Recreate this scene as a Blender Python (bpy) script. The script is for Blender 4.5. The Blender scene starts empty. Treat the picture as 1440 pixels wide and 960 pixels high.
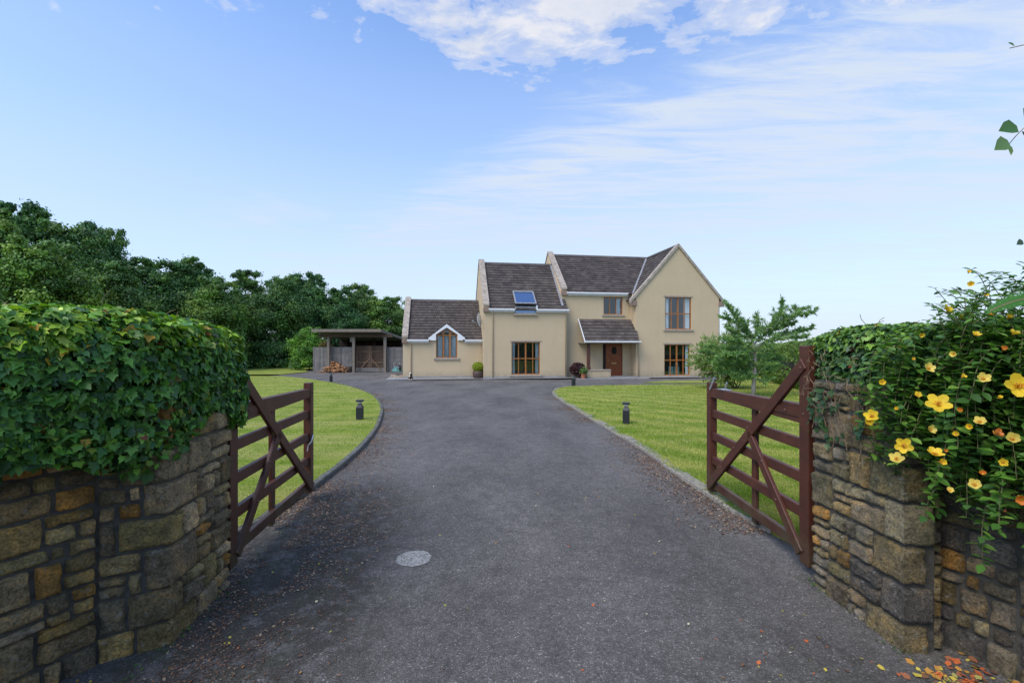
import bpy, bmesh, math, random
import numpy as np
from mathutils import Vector, Matrix, noise
from mathutils.geometry import tessellate_polygon

random.seed(7)
RNG = np.random.default_rng(7)
SC = bpy.context.scene
COL = SC.collection
R = math.radians

# ------------------------------------------------------------------ camera, sky, sun, exposure
F = 640.0            # focal length in photo pixels (1440 wide)
EYE = 1.75
cam_d = bpy.data.cameras.new('camera')
cam_d.sensor_width = 36; cam_d.lens = 16.0
cam_d.shift_y = 6 / 1440
cam_d.clip_start = 0.05; cam_d.clip_end = 8000
cam = bpy.data.objects.new('camera', cam_d); COL.objects.link(cam)
cam.location = (0, 0, EYE); cam.rotation_euler = (R(90), 0, 0)
SC.camera = cam

SUN_EL, SUN_AZ = 52.0, 226.0       # azimuth clockwise from +Y (north): from the left and behind
SKY_STRENGTH = 0.15
SUN_STRENGTH = 1.5
w = bpy.data.worlds.new('World'); SC.world = w; w.use_nodes = True
nt = w.node_tree; N = nt.nodes; L = nt.links
N.clear()
def nd(tree, t, **kw):
    n = tree.nodes.new(t)
    for k, v in kw.items():
        setattr(n, k, v)
    return n
out = nd(nt, 'ShaderNodeOutputWorld'); bg = nd(nt, 'ShaderNodeBackground')
bg.inputs[1].default_value = SKY_STRENGTH
sky = nd(nt, 'ShaderNodeTexSky', sky_type='NISHITA', sun_disc=False)
sky.sun_elevation = R(SUN_EL); sky.sun_rotation = R(SUN_AZ)
sky.air_density = 1.0; sky.dust_density = 0.6; sky.ozone_density = 2.2; sky.altitude = 100
def mth(op, a, b=None, c=None, tree=None, clamp=False):
    tree = tree or nt
    n = tree.nodes.new('ShaderNodeMath'); n.operation = op; n.use_clamp = clamp
    for i, x in enumerate((a, b, c)):
        if x is None: continue
        if isinstance(x, (int, float)): n.inputs[i].default_value = x
        else: tree.links.new(x, n.inputs[i])
    return n.outputs[0]
def ramp(tree, fac, stops, interp='LINEAR'):
    n = tree.nodes.new('ShaderNodeValToRGB'); cr = n.color_ramp; cr.interpolation = interp
    while len(cr.elements) < len(stops): cr.elements.new(0.5)
    for e, (p, c) in zip(cr.elements, stops):
        e.position = p
        e.color = (c, c, c, 1) if isinstance(c, (int, float)) else (*c, 1)
    if fac is not None: tree.links.new(fac, n.inputs[0])
    return n.outputs[0]
def mixc(tree, fac, a, b, mode='MIX'):
    n = tree.nodes.new('ShaderNodeMix'); n.data_type = 'RGBA'; n.blend_type = mode
    for i, x in ((0, fac), (6, a), (7, b)):
        if isinstance(x, (int, float)): n.inputs[i].default_value = x
        elif isinstance(x, tuple): n.inputs[i].default_value = (*x, 1)
        else: tree.links.new(x, n.inputs[i])
    return n.outputs[2]
def noise_tex(tree, vec, scale, detail=4, rough=0.55, dist=0.0):
    n = tree.nodes.new('ShaderNodeTexNoise')
    n.inputs['Scale'].default_value = scale; n.inputs['Detail'].default_value = detail
    n.inputs['Roughness'].default_value = rough; n.inputs['Distortion'].default_value = dist
    if vec is not None: tree.links.new(vec, n.inputs['Vector'])
    return n.outputs['Fac']
def mapping(tree, vec, loc=(0, 0, 0), rot=(0, 0, 0), sc=(1, 1, 1), typ='POINT'):
    n = tree.nodes.new('ShaderNodeMapping'); n.vector_type = typ
    n.inputs['Location'].default_value = loc; n.inputs['Rotation'].default_value = rot
    n.inputs['Scale'].default_value = sc
    tree.links.new(vec, n.inputs[0]); return n.outputs[0]
# clouds: looked up on a flat layer high above the place (direction / height)
tc = nd(nt, 'ShaderNodeTexCoord'); sep = nd(nt, 'ShaderNodeSeparateXYZ'); L.new(tc.outputs['Generated'], sep.inputs[0])
zc = mth('MAXIMUM', sep.outputs[2], 0.02)
cx = mth('DIVIDE', sep.outputs[0], zc); cy = mth('DIVIDE', sep.outputs[1], zc)
cmb = nd(nt, 'ShaderNodeCombineXYZ'); L.new(cx, cmb.inputs[0]); L.new(cy, cmb.inputs[1])
P = cmb.outputs[0]
# puffy bank ahead, high up
ex = mth('DIVIDE', mth('SUBTRACT', cx, 0.18), 0.72); ey = mth('DIVIDE', mth('SUBTRACT', cy, 1.12), 0.52)
el = mth('SUBTRACT', 1.0, mth('ADD', mth('POWER', mth('ABSOLUTE', ex), 2.0), mth('POWER', mth('ABSOLUTE', ey), 2.0)))
pn = noise_tex(nt, mapping(nt, P, sc=(1, 1.3, 1)), 3.4, 9, 0.62, 0.25)
puff = mth('ADD', mth('MULTIPLY', el, 0.55), mth('MULTIPLY', mth('SUBTRACT', pn, 0.5), 2.6))
puff = ramp(nt, puff, [(0.0, 0.0), (0.12, 0.35), (0.5, 0.95)], 'EASE')
# small scraps left of the bank
sn = noise_tex(nt, mapping(nt, P, loc=(3.1, 1.7, 0)), 6.5, 8, 0.6, 0.3)
band = mth('SUBTRACT', 1.0, mth('ABSOLUTE', mth('DIVIDE', mth('SUBTRACT', cy, 1.28), 0.16)), clamp=True)
scrap = mth('MULTIPLY', ramp(nt, sn, [(0.57, 0.0), (0.68, 0.9)], 'EASE'), band)
# cirrus streaks to the right, blue to the left
q_ = mth('ADD', cx, mth('ADD', mth('MULTIPLY', cy, 0.86), -1.72))
cn = noise_tex(nt, mapping(nt, P, rot=(0, 0, R(38)), sc=(0.55, 2.5, 1)), 2.3, 10, 0.66, 0.9)
cn2 = noise_tex(nt, mapping(nt, P, loc=(5, 2, 0), rot=(0, 0, R(32)), sc=(0.35, 1.2, 1)), 1.0, 5, 0.55, .3)
qe = mth('ADD', q_, mth('MULTIPLY', mth('SUBTRACT', cn, 0.5), 1.3))
veil = ramp(nt, qe, [(0.0, 0.0), (0.75, 1.0)], 'EASE')
strk_ = ramp(nt, mth('ADD', mth('MULTIPLY', cn, 0.65), mth('MULTIPLY', cn2, 0.45)), [(0.42, 0.22), (0.64, 1.0)], 'EASE')
cir = mth('MULTIPLY', mth('MULTIPLY', veil, strk_), ramp(nt, sep.outputs[2], [(0.08, 0.25), (0.30, 1.0)]), clamp=True)
# thin streaky bars low over the horizon
bn = noise_tex(nt, mapping(nt, P, sc=(0.5, 0.55, 1)), 1.3, 6, 0.55)
bars = mth('MULTIPLY', ramp(nt, bn, [(0.53, 0.0), (0.68, 0.8)], 'EASE'), ramp(nt, sep.outputs[2], [(0.08, 0.0), (0.2, 0.8), (0.4, 0.4), (0.5, 0.0)]))
m1 = mth('MAXIMUM', cir, bars); mask = mth('MAXIMUM', mth('MAXIMUM', m1, puff), scrap, clamp=True)
cshade = ramp(nt, noise_tex(nt, mapping(nt, P, loc=(.06, .09, 0), sc=(1, 1.3, 1)), 4.2, 7, 0.6), [(0.3, (2.5, 2.68, 3.1)), (0.62, (3.15, 3.15, 3.3))])
# milky air low over the horizon
hz = ramp(nt, sep.outputs[2], [(0.0, 0.88), (0.22, 0.62), (0.42, 0.25), (0.62, 0.0)], 'EASE')
tint = mixc(nt, 1.0, sky.outputs[0], (.92, 1.0, 1.12), 'MULTIPLY')
c0 = mixc(nt, hz, tint, (2.25, 2.62, 3.2))
c0 = mixc(nt, mth('MULTIPLY', m1, .9), c0, (2.55, 2.85, 3.3))
cc = mixc(nt, mth('MAXIMUM', puff, scrap, clamp=True), c0, cshade)
L.new(cc, bg.inputs[0]); L.new(bg.outputs[0], out.inputs[0])

sd = bpy.data.lights.new('sun', 'SUN'); sd.energy = SUN_STRENGTH; sd.angle = R(38); sd.color = (1, 0.92, 0.80)
sun = bpy.data.objects.new('sun', sd); COL.objects.link(sun)
sdir = Vector((math.sin(R(SUN_AZ)) * math.cos(R(SUN_EL)), math.cos(R(SUN_AZ)) * math.cos(R(SUN_EL)), math.sin(R(SUN_EL))))
sun.rotation_euler = sdir.to_track_quat('Z', 'Y').to_euler()
SC.view_settings.view_transform = 'Standard'; SC.view_settings.look = 'None'
SC.view_settings.exposure = 0.9; SC.view_settings.gamma = 1.0; SC.view_settings.use_curve_mapping = False

# ------------------------------------------------------------------ helpers
def gz(y):                                   # the ground falls a little towards the house
    if y <= 6: return 0.0
    if y >= 25: return -0.23
    return -0.23 * (y - 6) / 19
def G(px, py, dz=0.0):                        # a point on the ground seen at a photo pixel
    D = 10.0
    for _ in range(40):
        D = (EYE - gz(D) - dz) * F / max(py - 486, 1)
    return Vector(((px - 720) / F * D, D, gz(D) + dz))
def W(px, py, D): return Vector(((px - 720) / F * D, D, EYE - (py - 486) / F * D))

def tag(o, label=None, cat=None, group=None, kind=None):
    if label: o['label'] = label
    if cat: o['category'] = cat
    if group: o['group'] = group
    if kind: o['kind'] = kind
    return o
def empty(name, loc=(0, 0, 0), rz=0.0, parent=None):
    o = bpy.data.objects.new(name, None); COL.objects.link(o)
    o.location = loc; o.rotation_euler = (0, 0, rz); o.empty_display_size = 0.2
    if parent: o.parent = parent
    return o
def copy_tree(o, parent=None):
    c = o.copy(); COL.objects.link(c); c.parent = parent
    for ch in list(o.children): copy_tree(ch, c)
    return c

class MB:
    def __init__(s): s.v = []; s.f = []; s.c = []
    def add(s, vs, fs, col=None):
        b = len(s.v); s.v += [tuple(p) for p in vs]; s.f += [tuple(i + b for i in f) for f in fs]
        s.c += [col or (1, 1, 1)] * len(vs); return s
    def box(s, x0, x1, y0, y1, z0, z1, col=None, M=None):
        vs = [Vector(p) for p in ((x0, y0, z0), (x1, y0, z0), (x1, y1, z0), (x0, y1, z0), (x0, y0, z1), (x1, y0, z1), (x1, y1, z1), (x0, y1, z1))]
        if M: vs = [M @ p for p in vs]
        return s.add(vs, [(3, 2, 1, 0), (4, 5, 6, 7), (0, 1, 5, 4), (1, 2, 6, 5), (2, 3, 7, 6), (3, 0, 4, 7)], col)
    def bar(s, a, b, w, h, up=(0, 0, 1), col=None):       # rectangular bar from a to b
        a, b = Vector(a), Vector(b); d = b - a; ln = d.length; d.normalize()
        u = Vector(up); x = d.cross(u)
        if x.length < 1e-4: x = d.cross(Vector((1, 0, 0)))
        x.normalize(); u = x.cross(d).normalized()
        M = Matrix(((x.x, d.x, u.x, a.x), (x.y, d.y, u.y, a.y), (x.z, d.z, u.z, a.z), (0, 0, 0, 1)))
        return s.box(-w / 2, w / 2, 0, ln, -h / 2, h / 2, col, M)
    def tube(s, pts, rs, n=8, col=None, caps=True):
        pts = [Vector(p) for p in pts]
        if isinstance(rs, (int, float)): rs = [rs] * len(pts)
        vs = []; fs = []; ref = None
        for i, p in enumerate(pts):
            d = (pts[min(i + 1, len(pts) - 1)] - pts[max(i - 1, 0)]).normalized()
            if ref is None or abs(ref.dot(d)) > 0.99:
                ref = d.orthogonal().normalized()
            x = (ref - d * ref.dot(d)).normalized(); ref = x; y = d.cross(x)
            for k in range(n):
                a = 2 * math.pi * k / n; vs.append(p + (x * math.cos(a) + y * math.sin(a)) * rs[i])
        for i in range(len(pts) - 1):
            for k in range(n):
                a = i * n + k; b = i * n + (k + 1) % n; fs.append((a, b, b + n, a + n))
        if caps:
            fs.append(tuple(range(n - 1, -1, -1))); m = (len(pts) - 1) * n; fs.append(tuple(range(m, m + n)))
        return s.add(vs, fs, col)
    def lathe(s, prof, c=(0, 0, 0), n=20, col=None):
        vs = []; fs = []
        for r, z in prof:
            for k in range(n):
                a = 2 * math.pi * k / n; vs.append((c[0] + r * math.cos(a), c[1] + r * math.sin(a), c[2] + z))
        for i in range(len(prof) - 1):
            for k in range(n):
                a = i * n + k; b = i * n + (k + 1) % n; fs.append((a, b, b + n, a + n))
        fs.append(tuple(range(n - 1, -1, -1))); m = (len(prof) - 1) * n; fs.append(tuple(range(m, m + n)))
        return s.add(vs, fs, col)
    def prism(s, poly, d0, d1, ax='y', col=None):         # poly in (a, z), swept along ax
        n = len(poly)
        def pt(a, z, d): return (a, d, z) if ax == 'y' else (d, a, z)
        vs = [pt(a, z, d0) for a, z in poly] + [pt(a, z, d1) for a, z in poly]
        fs = [tuple(range(n - 1, -1, -1)), tuple(range(n, 2 * n))] + [(i, (i + 1) % n, (i + 1) % n + n, i + n) for i in range(n)]
        return s.add(vs, fs, col)
    def build(s, name, mat, parent=None, smooth=False, bevel=0.0, loc=None, fix=True):
        me = bpy.data.meshes.new(name); me.from_pydata(s.v, [], s.f); me.update()
        ca = me.color_attributes.new('Col', 'FLOAT_COLOR', 'POINT')
        arr = np.ones((len(s.v), 4), dtype=np.float32); arr[:, :3] = np.array(s.c, dtype=np.float32).reshape(-1, 3)
        ca.data.foreach_set('color', arr.ravel())
        if fix:
            bm = bmesh.new(); bm.from_mesh(me); bmesh.ops.recalc_face_normals(bm, faces=bm.faces); bm.to_mesh(me); bm.free()
        if smooth: me.shade_smooth()
        me.materials.append(mat)
        o = bpy.data.objects.new(name, me); COL.objects.link(o)
        if parent: o.parent = parent
        if loc: o.location = loc
        if bevel:
            m = o.modifiers.new('bevel', 'BEVEL'); m.width = bevel; m.segments = 2; m.limit_method = 'ANGLE'; m.angle_limit = R(40)
        return o

def fast_mesh(name, V, Fv, C, mat, parent=None, smooth=False):
    """V (n,3), Fv (m,k) all k-gons, C (n,3)"""
    me = bpy.data.meshes.new(name)
    m, k = Fv.shape
    me.vertices.add(len(V)); me.vertices.foreach_set('co', V.astype(np.float32).ravel())
    me.loops.add(m * k); me.loops.foreach_set('vertex_index', Fv.astype(np.int32).ravel())
    me.polygons.add(m); me.polygons.foreach_set('loop_start', np.arange(0, m * k, k, dtype=np.int32))
    me.polygons.foreach_set('loop_total', np.full(m, k, dtype=np.int32))
    me.update(calc_edges=True)
    ca = me.color_attributes.new('Col', 'FLOAT_COLOR', 'POINT')
    a = np.ones((len(V), 4), dtype=np.float32); a[:, :3] = C; ca.data.foreach_set('color', a.ravel())
    if smooth: me.shade_smooth()
    me.materials.append(mat); me.validate()
    o = bpy.data.objects.new(name, me); COL.objects.link(o)
    if parent: o.parent = parent
    return o
def nrm(a): return a / np.maximum(np.linalg.norm(a, axis=-1, keepdims=True), 1e-9)
def scatter(tv, tf, pos, Z, Y, size, col):
    """copies of a template (k,3) with faces (m,q): leaf plane normal Z, pointing along Y"""
    tv = np.asarray(tv, float); tf = np.asarray(tf)
    Z = nrm(Z); Y = nrm(Y - (Y * Z).sum(1, keepdims=True) * Z); X = np.cross(Y, Z)
    size = np.asarray(size, float)
    if size.ndim == 1: size = np.repeat(size[:, None], 3, 1)
    t = tv[None] * size[:, None, :]
    V = pos[:, None] + t[..., 0:1] * X[:, None] + t[..., 1:2] * Y[:, None] + t[..., 2:3] * Z[:, None]
    n, k = len(pos), len(tv)
    Fv = tf[None] + (np.arange(n) * k)[:, None, None]
    C = np.repeat(col[:, None], k, 1)
    return V.reshape(-1, 3), Fv.reshape(-1, tf.shape[1]), C.reshape(-1, 3)
def merge(parts):
    Vs, Fs, Cs = [], [], []; b = 0
    for V, Fv, C in parts:
        Vs.append(V); Fs.append(Fv + b); Cs.append(C); b += len(V)
    return np.concatenate(Vs), np.concatenate(Fs), np.concatenate(Cs)
def rand_unit(n): return nrm(RNG.normal(size=(n, 3)))
def pick(cols, n, p=None, jit=0.18):
    cols = np.array(cols, float); i = RNG.choice(len(cols), n, p=p)
    return cols[i] * (1 + RNG.uniform(-jit, jit, (n, 1)))

# leaf templates (unit length, base at the origin, pointing +Y)
IVY_V = [(0, .36, -.08), (0, 0, 0), (.26, -.12, .05), (.52, .04, .04), (.44, .28, .07), (.56, .52, .02), (.30, .62, .03), (.03, 1.12, -.16),
         (-.28, .64, .03), (-.52, .56, .03), (-.42, .30, .08), (-.55, .08, .02), (-.24, -.12, .05)]
IVY_F = [(0, i, i + 1) for i in range(1, 12)] + [(0, 12, 1)]
OVAL_V = [(0, 0, 0), (.17, .3, .05), (.15, .65, .04), (0, 1, -.06), (-.15, .65, .04), (-.17, .3, .05), (0, .35, -.02), (0, .68, -.03)]
OVAL_F = [(0, 1, 6), (1, 2, 6), (2, 7, 6), (2, 3, 7), (3, 4, 7), (4, 5, 6), (4, 6, 7), (5, 0, 6)]
CARD_V = [(-.5, 0, 0), (0, -.35, .08), (.5, 0, 0), (.22, .62, .06), (-.25, .55, -.05)]
CARD_F = [(0, 1, 2), (0, 2, 3), (0, 3, 4)]

# ------------------------------------------------------------------ materials
def new_mat(name):
    m = bpy.data.materials.new(name); m.use_nodes = True; t = m.node_tree
    return m, t, t.nodes['Principled BSDF'], t.nodes['Material Output']
def simple(name, col, rough=0.6, metal=0.0, var=0.0, scale=6.0, bump=0.0, bscale=60.0, attr=False, spec=0.5, dark=None):
    m, t, b, o = new_mat(name); b.inputs['Roughness'].default_value = rough; b.inputs['Metallic'].default_value = metal
    b.inputs['Specular IOR Level'].default_value = spec
    tcn = t.nodes.new('ShaderNodeTexCoord'); c = None
    if attr:
        a = t.nodes.new('ShaderNodeAttribute'); a.attribute_name = 'Col'; c = mixc(t, 1.0, a.outputs[0], col, 'MULTIPLY')
    if var:
        nf = noise_tex(t, tcn.outputs['Object'], scale, 6, 0.6)
        lo = tuple(x * (1 - var) for x in col) if dark is None else dark; hi = tuple(x * (1 + var) for x in col)
        if attr: c = mixc(t, 1.0, c, ramp(t, nf, [(0.3, 1 - var), (0.7, 1 + var)]), 'MULTIPLY')
        else: c = ramp(t, nf, [(0.32, lo), (0.68, hi)])
    if c is None: b.inputs['Base Color'].default_value = (*col, 1)
    else: t.links.new(c, b.inputs['Base Color'])
    if bump:
        bn_ = t.nodes.new('ShaderNodeBump'); bn_.inputs['Strength'].default_value = bump; bn_.inputs['Distance'].default_value = 0.01
        t.links.new(noise_tex(t, tcn.outputs['Object'], bscale, 5, 0.6), bn_.inputs['Height']); t.links.new(bn_.outputs[0], b.inputs['Normal'])
    return m
def leaf_mat(name, rough=0.45, trans=0.25, objvar=0.0, spec=0.4):
    m, t, b, o = new_mat(name); b.inputs['Roughness'].default_value = rough; b.inputs['Specular IOR Level'].default_value = spec
    a = t.nodes.new('ShaderNodeAttribute'); a.attribute_name = 'Col'; c = a.outputs[0]
    if objvar:
        oi = t.nodes.new('ShaderNodeObjectInfo')
        c = mixc(t, 1.0, c, ramp(t, oi.outputs['Random'], [(0, (1 - objvar, 1 - objvar * .5, 1)), (0.5, 1.0), (1, (1 + objvar * 1.6, 1 + objvar * .9, 1 - objvar * .5))]), 'MULTIPLY')
    t.links.new(c, b.inputs['Base Color'])
    tr = t.nodes.new('ShaderNodeBsdfTranslucent'); t.links.new(mixc(t, 1.0, c, (1.3, 1.5, .6), 'MULTIPLY'), tr.inputs[0])
    mx = t.nodes.new('ShaderNodeMixShader'); mx.inputs[0].default_value = trans
    t.links.new(b.outputs[0], mx.inputs[1]); t.links.new(tr.outputs[0], mx.inputs[2]); t.links.new(mx.outputs[0], o.inputs[0])
    return m
M = {}
M['ivy'] = leaf_mat('ivy_leaf', 0.42, 0.2, spec=0.35)
M['hyper'] = leaf_mat('shrub_leaf', 0.42, 0.25)
M['tree'] = leaf_mat('tree_leaf', 0.55, 0.22, 0.22, spec=0.3)
M['petal'] = leaf_mat('petal', 0.5, 0.3)
M['grassblade'] = leaf_mat('grass_blade', 0.5, 0.3, spec=0.25)
M['bark'] = simple('bark', (.14, .11, .085), 0.9, var=.4, scale=14, bump=.6, bscale=40)
M['cedarbark'] = simple('grey_bark', (.30, .27, .24), 0.9, var=.35, scale=14)
M['greentwig'] = simple('green_twig', (.14, .13, .05), 0.8, var=.4, scale=20)
M['twig'] = simple('twig', (.25, .17, .10), 0.85, var=.35, scale=20)
M['deadtwig'] = simple('dead_stem', (.20, .14, .085), 0.9, var=.3, scale=20)
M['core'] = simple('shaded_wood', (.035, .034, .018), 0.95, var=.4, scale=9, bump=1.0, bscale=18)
M['white'] = simple('white_upvc', (.8, .8, .8), 0.35, var=.03)
M['wood'] = simple('golden_oak_frame', (.36, .135, .03), 0.38, var=.25, scale=12)
M['door'] = simple('varnished_door', (.25, .065, .02), 0.33, var=.25, scale=8)
M['coping'] = simple('cast_stone', (.37, .31, .25), 0.9, var=.3, scale=5, bump=.3, bscale=40)
M['kneeler'] = simple('kneeler_stone', (.27, .19, .145), 0.9, var=.25, scale=7, bump=.3, bscale=40)
M['sill'] = simple('sill_stone', (.37, .31, .245), 0.85, var=.2, scale=6)
M['paving'] = simple('concrete_paving', (.27, .262, .25), 0.85, var=.22, scale=2.2, bump=.2)
M['plinth'] = simple('plinth_render', (.30, .285, .26), 0.85, var=.15, scale=3)
M['dark'] = simple('dark_interior', (.02, .019, .018), 0.9)
M['room'] = simple('room_wall', (.05, .048, .045), 0.9)
M['curtain'] = simple('curtain', (.72, .78, .80), 0.9, var=.05)
M['chair'] = simple('teal_upholstery', (.16, .30, .27), 0.8)
M['metal'] = simple('galvanised_steel', (.62, .64, .66), 0.38, 0.85, var=.15, scale=30)
M['boltm'] = simple('rusty_bolt', (.17, .09, .07), 0.6, .3)
M['brass'] = simple('brass', (.75, .6, .28), 0.3, 0.9)
M['black'] = simple('black_metal', (.018, .02, .024), 0.45, var=.2, scale=20)
M['lens'] = simple('frosted_lens', (.6, .62, .64), 0.2)
M['terracotta'] = simple('terracotta', (.42, .15, .07), 0.8, var=.2, scale=14)
M['brownpot'] = simple('brown_pot', (.085, .05, .04), 0.55, var=.25, scale=20)
M['greytimber'] = simple('weathered_timber', (.185, .172, .158), 0.9, var=.3, scale=3, attr=True, bump=.3)
M['browntimber'] = simple('brown_timber', (.075, .048, .031), 0.85, var=.3, scale=4, attr=True)
M['post'] = simple('weathered_post', (.205, .175, .14), 0.85, var=.2, scale=6)
M['porchpost'] = simple('stained_post', (.085, .03, .02), 0.6, var=.5, scale=10)
M['log'] = simple('split_log', (.30, .17, .085), 0.9, var=.4, scale=9, attr=True)
M['barrow'] = simple('green_paint', (.10, .26, .24), 0.45, var=.2, scale=10)
M['rubber'] = simple('rubber', (.02, .02, .02), 0.8)
M['stoneorn'] = simple('ornament_stone', (.42, .40, .36), 0.9, var=.25, scale=14)
M['rock'] = simple('rock', (.30, .24, .18), 0.95, var=.35, scale=10, bump=.5)
M['dogfur'] = simple('dog_fur', (1, 1, 1), 0.9, attr=True, var=.15, scale=30)
M['bench'] = simple('bench_paint', (.10, .115, .14), 0.7, var=.3, scale=9)
M['patch'] = simple('cement_patch', (.30, .29, .265), 0.95, var=.65, scale=55, bump=1.0, bscale=90)
M['lead'] = simple('lead_flashing', (.26, .26, .27), 0.6, var=.35, scale=12)
M['stainsteel'] = simple('dish_metal', (.75, .76, .77), 0.4, 0.2)

# painted render: cream with faint rain streaks and mottling
m, t, b, o = new_mat('cream_render'); M['wall'] = m
tcn = t.nodes.new('ShaderNodeTexCoord'); b.inputs['Roughness'].default_value = 0.92; b.inputs['Specular IOR Level'].default_value = 0.2
n1 = noise_tex(t, tcn.outputs['Object'], 0.9, 6, 0.6); n2 = noise_tex(t, mapping(t, tcn.outputs['Object'], sc=(3.5, 3.5, 0.35)), 1.6, 5, 0.6)
c = ramp(t, n1, [(0.25, (.56, .432, .272)), (0.75, (.61, .478, .305))])
c = mixc(t, 1.0, c, ramp(t, n2, [(0.25, (.955, .955, .945)), (0.5, 1.0)]), 'MULTIPLY')
spz = t.nodes.new('ShaderNodeSeparateXYZ'); t.links.new(tcn.outputs['Object'], spz.inputs[0])
dirt = mth('MULTIPLY', ramp(t, spz.outputs[2], [(0.12, 1.0), (0.55, 0.0)]), ramp(t, noise_tex(t, tcn.outputs['Object'], 5, 6, .7), [(.35, .15), (.65, .75)]), tree=t)
c = mixc(t, dirt, c, (.26, .235, .17))
t.links.new(c, b.inputs['Base Color'])
bp = t.nodes.new('ShaderNodeBump'); bp.inputs['Strength'].default_value = .35; bp.inputs['Distance'].default_value = .01
t.links.new(noise_tex(t, tcn.outputs['Object'], 45, 4, .7), bp.inputs['Height']); t.links.new(bp.outputs[0], b.inputs['Normal'])

# roof tile: colour per tile from the mesh, lichen specks on top
m, t, b, o = new_mat('concrete_roof_tile'); M['tile'] = m
tcn = t.nodes.new('ShaderNodeTexCoord'); b.inputs['Roughness'].default_value = 0.85; b.inputs['Specular IOR Level'].default_value = 0.25
a = t.nodes.new('ShaderNodeAttribute'); a.attribute_name = 'Col'
n1 = noise_tex(t, tcn.outputs['Object'], 1.3, 6, 0.65); n2 = noise_tex(t, tcn.outputs['Object'], 16, 6, 0.7)
c = mixc(t, 1.0, a.outputs[0], ramp(t, n1, [(0.3, (.80, .78, .78)), (0.7, (1.2, 1.16, 1.1))]), 'MULTIPLY')
c = mixc(t, ramp(t, n2, [(0.56, 0.0), (0.70, 0.6)]), c, (.27, .25, .20))
t.links.new(c, b.inputs['Base Color'])

# window glass: reflects by angle, otherwise lets the room show
m = bpy.data.materials.new('window_glass'); m.use_nodes = True; t = m.node_tree; t.nodes.clear(); M['glass'] = m
o = t.nodes.new('ShaderNodeOutputMaterial'); mx = t.nodes.new('ShaderNodeMixShader'); g = t.nodes.new('ShaderNodeBsdfGlossy'); tr = t.nodes.new('ShaderNodeBsdfTransparent')
g.inputs['Roughness'].default_value = 0.02; g.inputs[0].default_value = (.9, .95, 1, 1); tr.inputs[0].default_value = (.86, .9, .9, 1)
lw = t.nodes.new('ShaderNodeLayerWeight'); lw.inputs[0].default_value = .35
t.links.new(mth('ADD', mth('MULTIPLY', lw.outputs['Fresnel'], 0.7, tree=t), 0.07, tree=t, clamp=True), mx.inputs[0])
t.links.new(tr.outputs[0], mx.inputs[1]); t.links.new(g.outputs[0], mx.inputs[2]); t.links.new(mx.outputs[0], o.inputs[0])
m, t, b, o = new_mat('sky_reflection_glass'); M['skyglass'] = m
b.inputs['Base Color'].default_value = (.17, .26, .42, 1); b.inputs['Roughness'].default_value = .06; b.inputs['Metallic'].default_value = .75  # blue of the reflected sky put into the pane colour

# gate timber: red-brown stain, worn, grain along the length
m, t, b, o = new_mat('red_brown_gate_stain'); M['gate'] = m
tcn = t.nodes.new('ShaderNodeTexCoord'); b.inputs['Roughness'].default_value = 0.48
n1 = noise_tex(t, tcn.outputs['Object'], 5, 7, 0.65); n2 = noise_tex(t, mapping(t, tcn.outputs['Object'], sc=(60, 3, 60)), 1.0, 5, 0.7)
c = ramp(t, n1, [(0.25, (.050, .016, .009)), (0.55, (.098, .028, .014)), (0.8, (.135, .050, .027))])
c = mixc(t, ramp(t, n2, [(0.45, 0.0), (0.7, 0.55)]), c, (.035, .016, .012))
spz = t.nodes.new('ShaderNodeSeparateXYZ'); t.links.new(tcn.outputs['Object'], spz.inputs[0])
c = mixc(t, mth('MULTIPLY', ramp(t, spz.outputs[2], [(0.05, .75), (0.4, 0.0)]), ramp(t, n1, [(.35, 0.), (.6, 1.)]), tree=t), c, (.07, .075, .04))
c = mixc(t, ramp(t, noise_tex(t, tcn.outputs['Object'], 42, 6, 0.75), [(0.66, 0.0), (0.72, 0.7)]), c, (.30, .24, .21))
t.links.new(c, b.inputs['Base Color'])
bp = t.nodes.new('ShaderNodeBump'); bp.inputs['Strength'].default_value = .4; bp.inputs['Distance'].default_value = .004
t.links.new(n2, bp.inputs['Height']); t.links.new(bp.outputs[0], b.inputs['Normal'])

# rubble stone: colour of each stone from the mesh, then veins, lichen, algae
m, t, b, o = new_mat('rubble_stone'); M['stone'] = m
tcn = t.nodes.new('ShaderNodeTexCoord'); b.inputs['Roughness'].default_value = 0.9; b.inputs['Specular IOR Level'].default_value = 0.25
a = t.nodes.new('ShaderNodeAttribute'); a.attribute_name = 'Col'
n1 = noise_tex(t, tcn.outputs['Object'], 9, 9, 0.68, .4); n2 = noise_tex(t, tcn.outputs['Object'], 70, 8, 0.75); n3 = noise_tex(t, tcn.outputs['Object'], 22, 8, 0.7)
c = mixc(t, 1.0, a.outputs[0], ramp(t, n1, [(0.30, (.42, .43, .45)), (0.5, 1.0), (0.68, (1.75, 1.5, 1.05))]), 'MULTIPLY')
c = mixc(t, 1.0, c, ramp(t, n2, [(0.36, .45), (0.64, 1.6)]), 'MULTIPLY')
c = mixc(t, ramp(t, n3, [(0.58, 0.0), (0.66, 0.65)]), c, (.42, .41, .35))
c = mixc(t, ramp(t, noise_tex(t, mapping(t, tcn.outputs['Object'], loc=(4, 4, 4)), 3.2, 5, .6), [(0.50, 0.0), (0.68, 0.5)]), c, (.10, .095, .04))
t.links.new(c, b.inputs['Base Color'])
bp = t.nodes.new('ShaderNodeBump'); bp.inputs['Strength'].default_value = 1.0; bp.inputs['Distance'].default_value = .022
t.links.new(mth('ADD', n2, mth('MULTIPLY', n3, 1.2, tree=t), tree=t), bp.inputs['Height']); t.links.new(bp.outputs[0], b.inputs['Normal'])
M['mortar'] = simple('mortar', (.085, .078, .062), 0.97, var=.4, scale=14, bump=1.0, bscale=60)

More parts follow.
